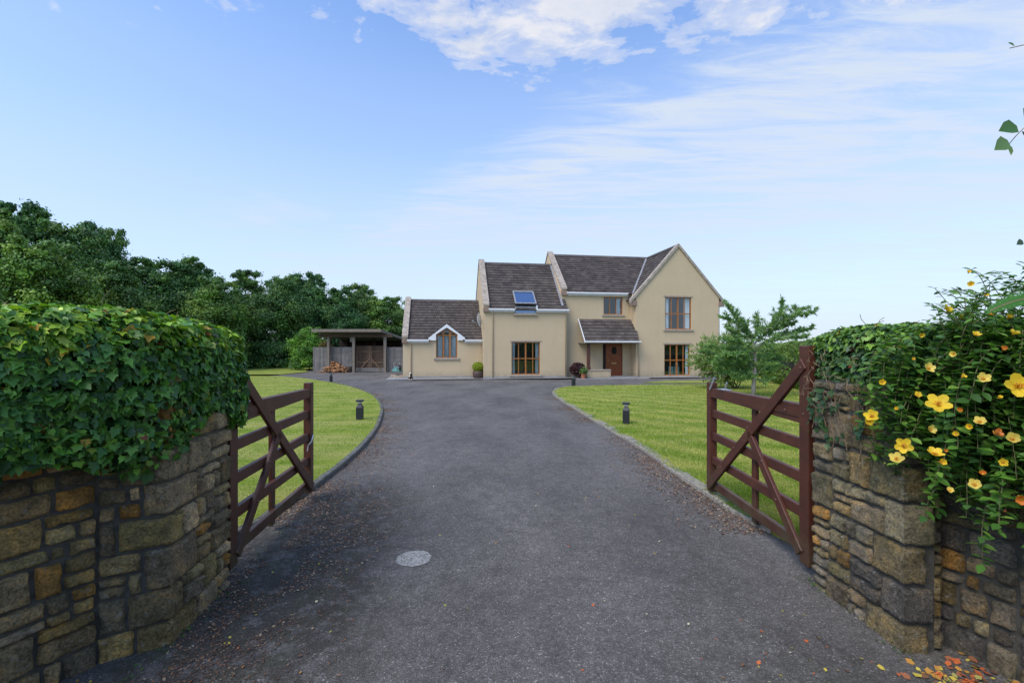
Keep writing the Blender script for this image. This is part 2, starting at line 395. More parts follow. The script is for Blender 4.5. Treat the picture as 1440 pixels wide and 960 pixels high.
# tarmac: stone chips in dark binder, faded patches, dark mossy stain by the left gate
m, t, b, o = new_mat('tarmac'); M['tarmac'] = m
tcn = t.nodes.new('ShaderNodeTexCoord'); ob = tcn.outputs['Object']; b.inputs['Roughness'].default_value = 0.85; b.inputs['Specular IOR Level'].default_value = 0.35
v = t.nodes.new('ShaderNodeTexVoronoi'); v.inputs['Scale'].default_value = 140; t.links.new(ob, v.inputs['Vector'])
sepc = t.nodes.new('ShaderNodeSeparateColor'); t.links.new(v.outputs['Color'], sepc.inputs[0])
chip = ramp(t, sepc.outputs[0], [(0.0, (.092, .083, .074)), (0.45, (.126, .115, .103)), (0.80, (.162, .148, .133)), (0.96, (.215, .20, .185)), (1.0, (.42, .39, .34))])
v2 = t.nodes.new('ShaderNodeTexVoronoi'); v2.inputs['Scale'].default_value = 32; t.links.new(ob, v2.inputs['Vector'])
sep2 = t.nodes.new('ShaderNodeSeparateColor'); t.links.new(v2.outputs['Color'], sep2.inputs[0])
chip = mixc(t, 1.0, chip, ramp(t, sep2.outputs[1], [(0.0, .86), (1.0, 1.13)]), 'MULTIPLY')
big = noise_tex(t, mapping(t, ob, sc=(1, .45, 1)), .8, 7, .62)
c = mixc(t, 1.0, chip, ramp(t, big, [(0.30, (.66, .66, .67)), (0.5, 1.0), (0.70, (1.28, 1.28, 1.28))]), 'MULTIPLY')
mid = noise_tex(t, ob, 5.5, 8, .7)
c = mixc(t, 1.0, c, ramp(t, mid, [(0.3, .78), (0.68, 1.18)]), 'MULTIPLY')
sp = t.nodes.new('ShaderNodeSeparateXYZ'); t.links.new(ob, sp.inputs[0])
def blob(x, y, rx, ry):
    ax = mth('DIVIDE', mth('SUBTRACT', sp.outputs[0], x, tree=t), rx, tree=t); ay = mth('DIVIDE', mth('SUBTRACT', sp.outputs[1], y, tree=t), ry, tree=t)
    return mth('SUBTRACT', 1.0, mth('ADD', mth('MULTIPLY', ax, ax, tree=t), mth('MULTIPLY', ay, ay, tree=t), tree=t), tree=t, clamp=True)
st = mth('ADD', mth('ADD', blob(-1.8, 4.3, 1.0, 1.9), blob(-1.6, 2.7, 1.0, 1.2), tree=t), mth('MULTIPLY', blob(1.5, 2.3, .8, .7), .45, tree=t), tree=t)
stm = mth('MULTIPLY', st, ramp(t, noise_tex(t, ob, 7, 8, .72), [(0.40, 0.0), (0.54, 1.3)]), tree=t, clamp=True)
c = mixc(t, mth('MULTIPLY', stm, .6, tree=t), c, mixc(t, ramp(t, noise_tex(t, ob, 4, 4), [(.45, 0.), (.6, 1.)]), (.030, .020, .012), (.034, .038, .012)))
# brown silt line along the kerbs
t.links.new(c, b.inputs['Base Color'])
bp = t.nodes.new('ShaderNodeBump'); bp.inputs['Strength'].default_value = 1.0; bp.inputs['Distance'].default_value = .008
t.links.new(v.outputs['Distance'], bp.inputs['Height']); t.links.new(bp.outputs[0], b.inputs['Normal'])
M['silt'] = None
# lawn ground
m, t, b, o = new_mat('lawn_turf'); M['lawn'] = m
tcn = t.nodes.new('ShaderNodeTexCoord'); ob = tcn.outputs['Object']; b.inputs['Roughness'].default_value = 0.95; b.inputs['Specular IOR Level'].default_value = 0.15
fine = noise_tex(t, ob, 38, 6, .75); patch = noise_tex(t, ob, 1.5, 6, .62)
strk = noise_tex(t, mapping(t, ob, rot=(0, 0, R(24)), sc=(.16, 1.5, 1)), 1.5, 3, .55)
c = ramp(t, patch, [(0.3, (.13, .21, .020)), (0.5, (.20, .27, .030)), (0.72, (.30, .33, .065))])
c = mixc(t, ramp(t, strk, [(0.40, 0.0), (0.62, 0.7)]), c, (.38, .36, .12))
c = mixc(t, 1.0, c, ramp(t, fine, [(0.3, .68), (0.7, 1.3)]), 'MULTIPLY')
t.links.new(c, b.inputs['Base Color'])
bp = t.nodes.new('ShaderNodeBump'); bp.inputs['Strength'].default_value = .8; bp.inputs['Distance'].default_value = .03
t.links.new(fine, bp.inputs['Height']); t.links.new(bp.outputs[0], b.inputs['Normal'])
M['field'] = simple('field_grass', (.06, .11, .022), 0.95, var=.35, scale=.2, bump=.5, bscale=8)
M['kerb'] = simple('kerb_concrete', (.115, .11, .095), 0.92, var=.4, scale=11, bump=.7, bscale=50)
M['edging'] = simple('gravel_edging', (.26, .235, .19), 0.95, var=.5, scale=26, bump=1.0, bscale=60)
M['sea'] = simple('sea_water', (.13, .20, .30), 0.7, spec=.2)
M['litter'] = simple('litter', (1, 1, 1), 0.8, attr=True)
M['hillmat'] = simple('far_hill', (.12, .15, .16), 0.95, var=.2, scale=.01)

# ------------------------------------------------------------------ ground sheets
def sheet(name, poly, dz, mat, skirt=0.0, kind='structure', sub=0.0):
    bm = bmesh.new()
    vs = [bm.verts.new((p[0], p[1], 0)) for p in poly]
    bm.faces.new(vs); bmesh.ops.triangulate(bm, faces=bm.faces)
    for yy in (6, 25):
        bmesh.ops.bisect_plane(bm, geom=bm.verts[:] + bm.edges[:] + bm.faces[:], plane_co=(0, yy, 0), plane_no=(0, 1, 0))
    for v_ in bm.verts: v_.co.z = gz(v_.co.y) + dz
    for f in bm.faces:
        if f.normal.z < 0: f.normal_flip()
    if skirt:
        be = [e for e in bm.edges if e.is_boundary]
        r = bmesh.ops.extrude_edge_only(bm, edges=be)
        for v_ in [g_ for g_ in r['geom'] if isinstance(g_, bmesh.types.BMVert)]: v_.co.z -= skirt
    me = bpy.data.meshes.new(name); bm.to_mesh(me); bm.free(); me.materials.append(mat)
    o = bpy.data.objects.new(name, me); COL.objects.link(o); o['kind'] = kind
    return o
def smooth_path(pts, k=4):
    pts = [Vector(p[:2]) for p in pts]; res = []
    for i in range(len(pts) - 1):
        p0, p1, p2, p3 = pts[max(i - 1, 0)], pts[i], pts[i + 1], pts[min(i + 2, len(pts) - 1)]
        for j in range(k):
            t_ = j / k
            res.append(0.5 * ((2 * p1) + (p2 - p0) * t_ + (2 * p0 - 5 * p1 + 4 * p2 - p3) * t_ ** 2 + (3 * p1 - p0 - 3 * p2 + p3) * t_ ** 3))
    return res + [pts[-1]]
sheet('ground', [(-4000, -4000), (4000, -4000), (4000, 420), (-4000, 420)], -0.06, M['field'])
sheet('sea', [(-6000, 420), (6000, 420), (6000, 6000), (-6000, 6000)], -0.5, M['sea'])
sheet('driveway', [(-5.2, -9), (5.2, -9), (5.2, 3.38), (12.5, 3.38), (13.5, 33), (8, 37), (-21, 37), (-21, 3.38), (-5.2, 3.38)], 0.0, M['tarmac'])
pxs = [(395, 528.6), (430, 532), (470, 538), (500, 545), (525, 555), (537, 570), (535, 590), (520, 615), (490, 645), (460, 668), (445, 680), (390, 715), (355, 737)]
LK = smooth_path([G(*p, 0.05) for p in pxs] + [Vector((-2.75, 3.45, 0))])
left_far = LK[0]
sheet('lawn_left', [tuple(p) for p in LK] + [(-9, 3.4), (-24, 3.4), (-24, 29.2)], 0.055, M['lawn'], skirt=.06)
fl = [G(395, 527.2), G(433, 523.2), G(428, 520)]
sheet('lawn_far_left', [(-24, 29.6)] + [tuple(p[:2]) for p in fl] + [(-17.5, 46), (-70, 60), (-70, 3), (-24.05, 3)], 0.05, M['lawn'], skirt=.06)
pxr = [(989, 689), (948, 662), (907, 632), (865, 607), (834, 589), (802, 570), (783, 558), (777, 551), (784, 545.6), (806, 542.8), (865, 541.4), (927, 540.6), (1010, 539.8)]
RK = smooth_path([Vector((2.6, 3.42, 0)), Vector((2.36, 4.5, 0))] + [G(*p, 0.04) for p in pxr])
sheet('lawn_right', [tuple(p) for p in RK] + [(13.4, 24.6), (13.2, 20), (12.2, 17), (11.2, 12), (10.2, 6), (9.6, 3.42)], 0.04, M['lawn'], skirt=.05)
sl = [G(905, 538.6), G(935, 536.2), G(1010, 535.2)]
sheet('lawn_by_house', [tuple(p[:2]) for p in sl] + [(13.2, 28.5), (20, 30), (20, 12), (13.45, 20), (13.55, 24.9)][:2] + [(20, 25.2), tuple(G(1010, 538.7)[:2])], 0.04, M['lawn'], skirt=.05)
# kerbs
def kerb(name, path, w_, top, mat, stone_len=.9, gap=.008, side=1, jit=.006):
    mb = MB(); acc = 0; start = 0
    i = 0; dense = []
    for a_, b_ in zip(path[:-1], path[1:]):
        n_ = max(1, int((b_ - a_).length / .12))
        for k in range(n_): dense.append(a_.lerp(b_, k / n_))
    dense.append(path[-1]); nstep = max(2, int(stone_len / .12))
    for i in range(0, len(dense) - 1, nstep):
        seg = dense[i:i + nstep + 1]
        if len(seg) < 2: continue
        h = top + random.uniform(-jit, jit); vs = []
        for k, p in enumerate(seg):
            q = seg[min(k + 1, len(seg) - 1)] - seg[max(k - 1, 0)]; q.normalize(); nn = Vector((-q.y, q.x)) * side
            pp = p + q * (gap if k == 0 else (-gap if k == len(seg) - 1 else 0)) - nn * .018; z_ = gz(p.y)
            jj = random.uniform(-.004, .004)
            vs += [(pp.x, pp.y, z_ - .02), (pp.x + nn.x * .004, pp.y + nn.y * .004, z_ + h - .012 + jj), (pp.x + nn.x * .016, pp.y + nn.y * .016, z_ + h + jj), (pp.x + nn.x * w_, pp.y + nn.y * w_, z_ + h + jj), (pp.x + nn.x * w_, pp.y + nn.y * w_, z_ - .02)]
        fs = []
        for k in range(len(seg) - 1):
            for j in range(4):
                a_ = k * 5 + j; fs.append((a_, a_ + 1, a_ + 6, a_ + 5))
        fs += [(0, 1, 2, 3, 4), tuple(len(seg) * 5 - 5 + j for j in (4, 3, 2, 1, 0))]
        mb.add(vs, fs)
    o = mb.build(name, mat); o['kind'] = 'structure'; return o
kerb('kerb_left', [p for p in reversed(LK)][:-6], .08, .066, M['kerb'], side=1, jit=.010)
kerb('edging_right', RK[3:-10], .13, .05, M['edging'], stone_len=.24, gap=.006, side=-1, jit=.012)
# gently raised far land so that the horizon is not ruler straight
mb = MB(); pts = []
for i in range(61):
    x_ = -3000 + i * 100; h_ = 8 + 10 * noise.noise(Vector((x_ * .0013, 3, 0))) + 4 * noise.noise(Vector((x_ * .006, 9, 0)))
    pts.append((x_, max(h_, 2)))
vs = [(x_, 2600, -1) for x_, h_ in pts] + [(x_, 2750, h_ * 1.6) for x_, h_ in pts] + [(x_, 3100, -1) for x_, h_ in pts]
fs = [(r_ * 61 + i, r_ * 61 + i + 1, (r_ + 1) * 61 + i + 1, (r_ + 1) * 61 + i) for r_ in (0, 1) for i in range(60)]
tag(mb.add(vs, fs).build('distant_hills', M['hillmat']), kind='structure')

# ------------------------------------------------------------------ the house
TH = R(9); HC, HS = math.cos(TH), math.sin(TH); HX, HY, HZ = -1.69, 27.0, -0.23
house = empty('house', (HX, HY, HZ), TH)
tag(house, 'cream two-storey house with stepped dark tiled roofs at the end of the drive', 'house')
def H(px, py, v_):                               # house plan (u, z) where the facade plane v is seen at a photo pixel
    t_ = (px - 720) / F
    u = (HY * t_ + HC * v_ * t_ - HX + HS * v_) / (HC - HS * t_)
    D = HY + HS * u + HC * v_
    return u, EYE - (py - 486) / F * D - HZ
def hu(px, v_): return H(px, 486, v_)[0]
def wall_face(name, outer, holes, v_, reveal=.11):
    loops = [[Vector((u, v_, z)) for u, z in outer]] + [[Vector((u, v_, z)) for u, z in h] for h in holes]
    flat = [p for l in loops for p in l]; tris = tessellate_polygon([[Vector((p.x, p.z, 0)) for p in l] for l in loops])
    mb = MB(); mb.add(flat, tris)
    for h in holes:
        n = len(h); vs = [(u, v_, z) for u, z in h] + [(u, v_ + reveal, z) for u, z in h]
        mb.add(vs, [(i, (i + 1) % n, (i + 1) % n + n, i + n) for i in range(n)])
    return mb
def tiles(name, e0, e1, r1, r0, parent=house, course=.27, tw=.30, mat='tile', name_part='roof', skip=None):
    """rows of concrete tiles between eave e0-e1 and ridge r0-r1"""
    e0, e1, r1, r0 = map(Vector, (e0, e1, r1, r0)); mb = MB()
    slope = ((r0 + r1) / 2 - (e0 + e1) / 2); n_ = max(1, round(slope.length / course))
    nrmv = (e1 - e0).cross(r0 - e0).normalized()
    if nrmv.z < 0: nrmv = -nrmv
    for i in range(n_):
        a0 = e0.lerp(r0, i / n_); a1 = e1.lerp(r1, i / n_); b0 = e0.lerp(r0, (i + 1.12) / n_); b1 = e1.lerp(r1, (i + 1.12) / n_)
        cnt = max(1, round((a1 - a0).length / tw)); off = .5 * (i % 2)
        ks = [0] + [k + off for k in range(cnt + 1) if 0 < k + off < cnt] + [cnt]
        for k0, k1 in zip(ks[:-1], ks[1:]):
            g_ = .004 / max((a1 - a0).length, .1)
            s0, s1 = k0 / cnt + g_, k1 / cnt - g_
            lo = .048 + random.uniform(-.008, .010); hi = .006
            p = [a0.lerp(a1, s0) - nrmv * .0, a0.lerp(a1, s1), b0.lerp(b1, s1), b0.lerp(b1, s0)]
            if skip and skip((p[0] + p[1] + p[2] + p[3]) / 4): continue
            top = [p[0] + nrmv * (lo + random.uniform(-.004, .004)), p[1] + nrmv * (lo + random.uniform(-.004, .004)), p[2] + nrmv * hi, p[3] + nrmv * hi]
            g = random.uniform(.72, 1.25); col = (.088 * g, .074 * g, .068 * g)
            mb.add(p + top, [(4, 5, 6, 7), (0, 1, 5, 4), (1, 2, 6, 5), (3, 0, 4, 7), (2, 3, 7, 6)], col)
    if not skip: mb.add([e0, e1, r1, r0], [(0, 1, 2, 3)], (.03, .027, .025))
    return mb.build(name_part, M[mat], parent, fix=False)
def polyslab(outer_pts, y0, y1): return MB().prism(outer_pts, y0, y1, 'y')
def window(rect, v_, cols, rows, name='window', sill=True, lintel=True, curtains=(), deep=.11, wide=.055, mid=None, parent=house, chair=False):
    u0, u1, z0, z1 = rect; fv = v_ + deep - .05
    mb = MB(); mb.box(u0, u1, fv, fv + .06, z0, z0 + wide); mb.box(u0, u1, fv, fv + .06, z1 - wide, z1)
    mb.box(u0, u0 + wide, fv, fv + .06, z0 + wide, z1 - wide); mb.box(u1 - wide, u1, fv, fv + .06, z0 + wide, z1 - wide)
    for k in range(1, cols):
        uu = u0 + (u1 - u0) * k / cols; hw = .045 if (mid == k) else .024
        mb.box(uu - hw, uu + hw, fv + .004, fv + .054, z0 + wide, z1 - wide)
    for k in range(1, rows):
        zz = z0 + (z1 - z0) * (k / rows if rows > 2 else .49); mb.box(u0 + wide, u1 - wide, fv + .008, fv + .050, zz - .03, zz + .03)
    wdw = mb.build(name, M['wood'], parent)
    MB().add([(u0 + .02, fv + .03, z0 + .02), (u1 - .02, fv + .03, z0 + .02), (u1 - .02, fv + .03, z1 - .02), (u0 + .02, fv + .03, z1 - .02)], [(0, 1, 2, 3)]).build('pane', M['glass'], wdw)
    b_ = MB().box(u0 - .1, u1 + .1, fv + .07, fv + 1.3, z0 - .1, z1 + .1); b_.f = [f for i, f in enumerate(b_.f) if i != 2]
    b_.build('interior', M['room'], wdw, fix=False)
    for (a_, c_) in curtains:
        ua, uc = u0 + (u1 - u0) * a_, u0 + (u1 - u0) * c_; n_ = 14; vs = []
        for k in range(n_ + 1):
            uu = ua + (uc - ua) * k / n_; yy = fv + .16 + .025 * math.sin(k * 1.9)
            vs += [(uu, yy, z0 + .02), (uu, yy, z1)]
        MB().add(vs, [(2 * k, 2 * k + 2, 2 * k + 3, 2 * k + 1) for k in range(n_)]).build('curtain', M['curtain'], wdw)
    if chair:
        um = (u0 + u1) / 2
        mbb = MB(); mbb.box(um - .38, um - .06, fv + .3, fv + .38, z0 + .02, z0 + .55); mbb.box(um + .02, um + .34, fv + .3, fv + .38, z0 + .02, z0 + .55)
        mbb.lathe([(.05, 0), (.11, .08), (.11, .14), (.02, .24)], (um + .18, fv + .34, z0 + .56), 10)
        mbb.build('chair_back', M['chair'], wdw, bevel=.02)
    if sill: MB().box(u0 - .12, u1 + .12, v_ - .07, v_ + deep - .051, z0 - .115, z0 - .002).build('sill', M['sill'], wdw, bevel=.01)
    if lintel: MB().box(u0 - .10, u1 + .10, v_ - .016, v_ + .03, z1 + .002, z1 + .085).build('lintel', M['sill'], wdw)
    return wdw
def rect_px(px0, px1, py0, py1, v_):
    u0, zt = H(px0, py0, v_); u1, _ = H(px1, py0, v_); _, zb = H((px0 + px1) / 2, py1, v_); _, zt = H((px0 + px1) / 2, py0, v_)
    return (u0, u1, zb, zt)
def hole(r): return [(r[0], r[2]), (r[1], r[2]), (r[1], r[3]), (r[0], r[3])]

VM, VL, VN, VG = 0.0, 0.8, 0.6, -0.2           # facade planes: middle, left wing, main, gable
# -- middle section
um0, um1 = 0.0, hu(797, VM)
zme = H(740, 434.5, VM - .1)[1]; dm = 3.2; zmr = H(740, 373.5, VM + dm)[1]
r_ml = rect_px(719.3, 759.4, 480.6, 526.5, VM)
wall_face('wall', [(um0, 0), (um1, 0), (um1, zme + .05), (um0, zme + .05)], [hole(r_ml)], VM).build('wall', M['wall'], house)
window(r_ml, VM, 4, 2, mid=2, curtains=((.02, .14), (.86, .98)))
sm = (zmr - zme) / dm
MB().prism([(VM + .001, -.1), (2 * dm, -.1), (2 * dm, zme), (dm, zmr - .06), (VM + .001, zme - .02)], um0 + .0, um0 + .25, 'x').build('side_wall', M['wall'], house)
MB().box(um0 + .25, um1, 2 * dm - .2, 2 * dm, 0, zme).build('rear_wall', M['wall'], house)
ov = .16
um1r = um1 + .06
tiles('roof', (um0 + .3, VM - ov, zme - ov * sm + .08), (um1r, VM - ov, zme - ov * sm + .08), (um1r, dm, zmr + .08), (um0 + .3, dm, zmr + .08))
MB().add([(um0 + .3, 2 * dm + .15, zme), (um1r, 2 * dm + .15, zme), (um1r, dm, zmr + .1), (um0 + .3, dm, zmr + .1)], [(0, 1, 2, 3)], (.08, .07, .065)).build('roof', M['tile'], house)
def ridge(u0, u1, v_, z_):
    mb = MB(); n_ = max(2, int((u1 - u0) / .42))
    for k in range(n_):
        a_ = u0 + (u1 - u0) * k / n_; c_ = u0 + (u1 - u0) * (k + 1) / n_ - .012; g = random.uniform(.8, 1.2)
        mb.prism([(v_ - .14, z_ - .06), (v_ - .07, z_ + .05), (v_, z_ + .085), (v_ + .07, z_ + .05), (v_ + .14, z_ - .06)], a_, c_, 'x', (.10 * g, .09 * g, .085 * g))
    return mb.build('ridge_tile', M['tile'], house)
ridge(um0 + .3, um1r - .02, dm, zmr + .08)
def parapet(u0, u1, vf, vr, ze, zr, vb, up=.24, zlow=None, wall_low=None):
    """raised gable wall: profile along v, with coping stones and kneeler block at the front eave"""
    s_ = (zr - ze) / (vr - vf); lo = ze - .12
    MB().prism([(vf - .02, lo if wall_low is None else wall_low), (vf - .02, ze + up - .04), (vr, zr + up - .02), (vb, ze + up - .04), (vb, lo if wall_low is None else wall_low)], u0 + .02, u1 - .02, 'x').build('parapet', M['wall'], house)
    t_ = .11; fr = vf - .10
    mb = MB()
    n_ = 5
    for k in range(n_):
        a_, c_ = k / n_, (k + 1) / n_ - .003
        def P_(q, h): vv = fr + (vr - fr) * q; return (vv, ze + up - .1 * s_ * .7 + (zr - ze + .1 * s_ * .7) * q + h)
        mb.prism([P_(a_, -.02), P_(a_, t_), P_(c_, t_), P_(c_, -.02)], u0 - .03, u1 + .03, 'x')
    mb.prism([(vr, zr + up - .02), (vr, zr + up + t_), (vb + .1, ze + up + t_ - .1), (vb + .1, ze + up - .12)], u0 - .03, u1 + .03, 'x')
    mb.build('coping', M['coping'], house, bevel=.008)
    MB().box(u0 - .025, u1 + .03, vf - .17, vf + .02, ze - .20, ze + up - .16).build('kneeler', M['kneeler'], house, bevel=.012)
parapet(um0, um0 + .32, VM, dm, zme, zmr, 2 * dm)
# -- left wing
ul0, ul1 = hu(566.5, VL), 0.0
zle = H(620, 477.5, VL - .1)[1]; dl = 2.75; zlr = H(620, 424.5, VL + dl)[1]; sl_ = (zlr - zle) / dl
pent = [H(613.2, 503, VL), H(643, 503, VL), H(643, 470.5, VL), H(628.2, 460.8, VL), H(613.2, 470.5, VL)]
g0, g1, gc = H(603, 477, VL), H(653.5, 477, VL), H(628.2, 456.5, VL)
wall_face('wall', [(ul0, 0), (ul1, 0), (ul1, zle + .03), (g1[0], zle + .03), (gc[0], gc[1] - .02), (g0[0], zle + .03), (ul0, zle + .03)], [pent], VL).build('wall', M['wall'], house)
MB().prism([(VL + .001, -.1), (VL + 2 * dl, -.1), (VL + 2 * dl, zle), (VL + dl, zlr - .06), (VL + .001, zle - .02)], ul0, ul0 + .25, 'x').build('side_wall', M['wall'], house)
MB().box(ul0 + .25, ul1, VL + 2 * dl - .2, VL + 2 * dl, 0, zle).build('rear_wall', M['wall'], house)
tiles('roof', (ul0 + .26, VL - ov, zle - ov * sl_ + .08), (ul1 - .005, VL - ov, zle - ov * sl_ + .08), (ul1 - .005, VL + dl, zlr + .08), (ul0 + .26, VL + dl, zlr + .08), tw=.15,
      skip=lambda c: c.z < gc[1] - .10 - abs(c.x - gc[0]) * (gc[1] - g0[1]) / (gc[0] - g0[0]))
MB().add([(ul0 + .3, VL + 2 * dl + .15, zle), (ul1, VL + 2 * dl + .15, zle), (ul1, VL + dl, zlr + .1), (ul0 + .3, VL + dl, zlr + .1)], [(0, 1, 2, 3)], (.08, .07, .065)).build('roof', M['tile'], house)
ridge(ul0 + .3, ul1 - .02, VL + dl, zlr + .08)
parapet(ul0 - .02, ul0 + .28, VL, VL + dl, zle, zlr, VL + 2 * dl, up=.2)
# pointed window
z0_, z1_ = pent[0][1], pent[2][1]; fv = VL + .05; mb = MB()
u0_, u1_, uc_, za_ = pent[0][0], pent[1][0], pent[3][0], pent[3][1]
mb.box(u0_, u1_, fv, fv + .06, z0_, z0_ + .05)
w1 = (u1_ - u0_)
for a_, hw in ((0, .03), (.345, .05), (.655, .05), (1, .03)):
    uu = u0_ + w1 * a_; zt = za_ - abs(uu - uc_) * (za_ - z1_) / (w1 / 2) - .03; uu = min(max(uu, u0_ + hw), u1_ - hw)
    mb.box(uu - hw, uu + hw, fv + .003, fv + .057, z0_ + .05, zt)
mb.box(u0_ + .04, u1_ - .04, fv + .006, fv + .05, z1_ - .06, z1_ + .01)
mb.bar((u0_, fv + .03, z1_ - .03), (uc_, fv + .03, za_ - .03), .05, .05); mb.bar((u1_, fv + .03, z1_ - .03), (uc_, fv + .03, za_ - .03), .05, .05)
pw = mb.build('window', M['wood'], house); pw['label'] = 'pointed window with three lights and white curtains'
MB().add([(u, fv + .03, z) for u, z in pent], [(0, 1, 2, 3, 4)]).build('pane', M['glass'], pw)
b_ = MB().prism([(u, z) for u, z in pent], fv + .062, fv + .8, 'y'); b_.f = b_.f[1:]; b_.build('interior', M['room'], pw, fix=False)
for a_, c_ in ((.02, .31), (.38, .62), (.68, .98)):
    vs = []
    for k in range(13):
        uu = u0_ + w1 * (a_ + (c_ - a_) * k / 12); yy = fv + .15 + .03 * math.sin(k * 1.7); vs += [(uu, yy, z0_), (uu, yy, z1_ - .02)]
    MB().add(vs, [(2 * k, 2 * k + 2, 2 * k + 3, 2 * k + 1) for k in range(12)]).build('curtain', M['curtain'], pw)
MB().box(u0_ - .14, u1_ + .14, VL - .08, VL + .049, z0_ - .13, z0_ - .003).build('sill', M['sill'], pw, bevel=.01)
# white gablet boards and its little tiled roof
bo = [H(602.5, 475, VL - .1), H(628.2, 455.4, VL - .1), H(654, 475, VL - .1), H(654, 478.5, VL - .1), H(643.5, 478.5, VL - .1), H(643.5, 470.2, VL - .1), H(628.2, 460.3, VL - .1), H(613, 470.2, VL - .1), H(613, 478.5, VL - .1), H(602.5, 478.5, VL - .1)]
tris = tessellate_polygon([[Vector((u, z, 0)) for u, z in bo]]); mbg = MB()
mbg.add([(u, VL - .14, z) for u, z in bo], tris); n_ = len(bo)
mbg.add([(u, VL - .14, z) for u, z in bo] + [(u, VL - .002, z) for u, z in bo], [(i, (i + 1) % n_, (i + 1) % n_ + n_, i + n_) for i in range(n_)])
mbg.build('gablet_board', M['white'], house)
gv = VL + (bo[1][1] - zle) / sl_ + .35
tiles('r', (bo[0][0] - .03, VL - .13, bo[0][1] + .0), (bo[0][0] - .03, gv, bo[0][1]), (bo[1][0], gv, bo[1][1] + .03), (bo[1][0], VL - .13, bo[1][1] + .03), course=.25)
tiles('r', (bo[2][0] + .03, gv, bo[2][1]), (bo[2][0] + .03, VL - .13, bo[2][1]), (bo[1][0], VL - .13, bo[1][1] + .03), (bo[1][0], gv, bo[1][1] + .03), course=.25)
# -- main section
un0 = hu(789.5, VN); un1 = hu(889, VN)
zne = H(840, 411.5, VN - .1)[1]; dn = 3.6; znr = H(840, 362.5, VN + dn)[1]; sn_ = (znr - zne) / dn
r_nu = rect_px(848.7, 875.7, 417.8, 442.3, VN); r_d = rect_px(847.6, 875.6, 482.5, 529.6, VN)
gw0, gw1 = hu(894.3, VG), hu(1011, VG)
wall_face('wall', [(un0 + .05, 0), (gw0 + .02, 0), (gw0 + .02, zne + .03), (un0 + .05, zne + .03)], [hole(r_nu), hole(r_d)], VN).build('wall', M['wall'], house)
window(r_nu, VN, 3, 1, curtains=((.70, .96),), lintel=False)
gcu = (gw0 + gw1) / 2
tiles('roof', (un0 + .3, VN - ov, zne - ov * sn_ + .08), (gcu, VN - ov, zne - ov * sn_ + .08), (gcu, VN + dn, znr + .08), (un0 + .3, VN + dn, znr + .08))
MB().add([(un0 + .3, VN + 2 * dn + .15, zne), (gw1, VN + 2 * dn + .15, zne), (gw1 - 2.5, VN + dn, znr + .1), (un0 + .3, VN + dn, znr + .1)], [(0, 1, 2, 3)], (.08, .07, .065)).build('roof', M['tile'], house)
ridge(un0 + .3, gcu, VN + dn, znr + .08)
MB().prism([(VN + .3, 0), (VN + 2 * dn, 0), (VN + 2 * dn, zne), (VN + dn, znr - .06), (VN + .3, zne + .2)], un0, un0 + .25, 'x').build('side_wall', M['wall'], house)
MB().box(un0 + .25, gw1, VN + 2 * dn - .2, VN + 2 * dn, 0, zne).build('rear_wall', M['wall'], house)
parapet(un0, un0 + .32, VN, VN + dn, zne, znr, VN + 2 * dn, wall_low=zme - .1)
MB().bar((un0 - .06, VM + .1, zme + .1 * sm + .16), (un0 - .06, dm, zmr + .16), .14, .02, up=(0, -1, 1)).build('flashing', M['lead'], house)
# -- gable section
gz1 = H(895, 416, VG)[1]; zap = H(953.5, 346.5, VG)[1]; sg = (zap - gz1) / ((gw1 - gw0) / 2)
r_gu = rect_px(935.3, 972.5, 417.8, 463, VG); r_gl = rect_px(934.2, 970.5, 484, 527.6, VG)
wall_face('wall', [(gw0, 0), (gw1, 0), (gw1, gz1), (gcu, zap), (gw0, gz1)], [hole(r_gu), hole(r_gl)], VG).build('wall', M['wall'], house)
window(r_gu, VG, 4, 2, mid=2, curtains=((.0, .2), (.76, 1.), ))
window(r_gl, VG, 4, 2, mid=2, curtains=((.88, 1.),), chair=True)
MB().box(gw0, gw0 + .2, VG + .001, VN + .1, 0, gz1).build('side_wall', M['wall'], house)
MB().box(gw1 - .2, gw1, VG + .001, VN + 2 * dn, 0, gz1).build('side_wall', M['wall'], house)
oh = .30; vend = VN + dn + .3
for sgn in (-1, 1):
    ee = gcu + sgn * ((gw1 - gw0) / 2 + oh); ze_ = gz1 - oh * sg + .08
    a_ = (ee, VG + .02, ze_); d_ = (gcu, VG + .02, zap + .08); ve_ = VN + dn + (0.2 if sgn < 0 else 3.4); b2 = (ee, ve_, ze_); c2 = (gcu, ve_, zap + .08)
    if sgn < 0: tiles('roof', b2, a_, d_, c2)
    else: tiles('roof', a_, b2, c2, d_)
    # coping along the verge
    mb = MB(); n_ = 6
    for k in range(n_):
        def Q(q, h): uu = gcu + sgn * ((gw1 - gw0) / 2 + oh + .05) * (1 - q); return (uu, zap + .06 - abs(uu - gcu) * sg + h)
        q0, q1 = k / n_, (k + 1) / n_ - .002
        mb.prism([Q(q0, -.10), Q(q0, .13), Q(q1, .13), Q(q1, -.10)], VG - .09, VG + .26, 'y')
    mb.build('coping', M['coping'], house, bevel=.008)
    e_ = gcu + sgn * ((gw1 - gw0) / 2 + .15)
    MB().box(e_ - .19, e_ + .19, VG - .06, VG + .2, gz1 - oh * sg - .26, gz1 - oh * sg + .06).build('kneeler', M['kneeler'], house, bevel=.02)
mb = MB(); L_ = (VN + dn) - VG - .3
for k in range(9):
    a_ = VG + .3 + L_ * k / 9; mb.prism([(gcu - .14, zap + .02), (gcu - .07, zap + .13), (gcu, zap + .165), (gcu + .07, zap + .13), (gcu + .14, zap + .02)], a_, a_ + L_ / 9 - .012, 'y', (.10, .09, .085))
mb.build('ridge_tile', M['tile'], house)
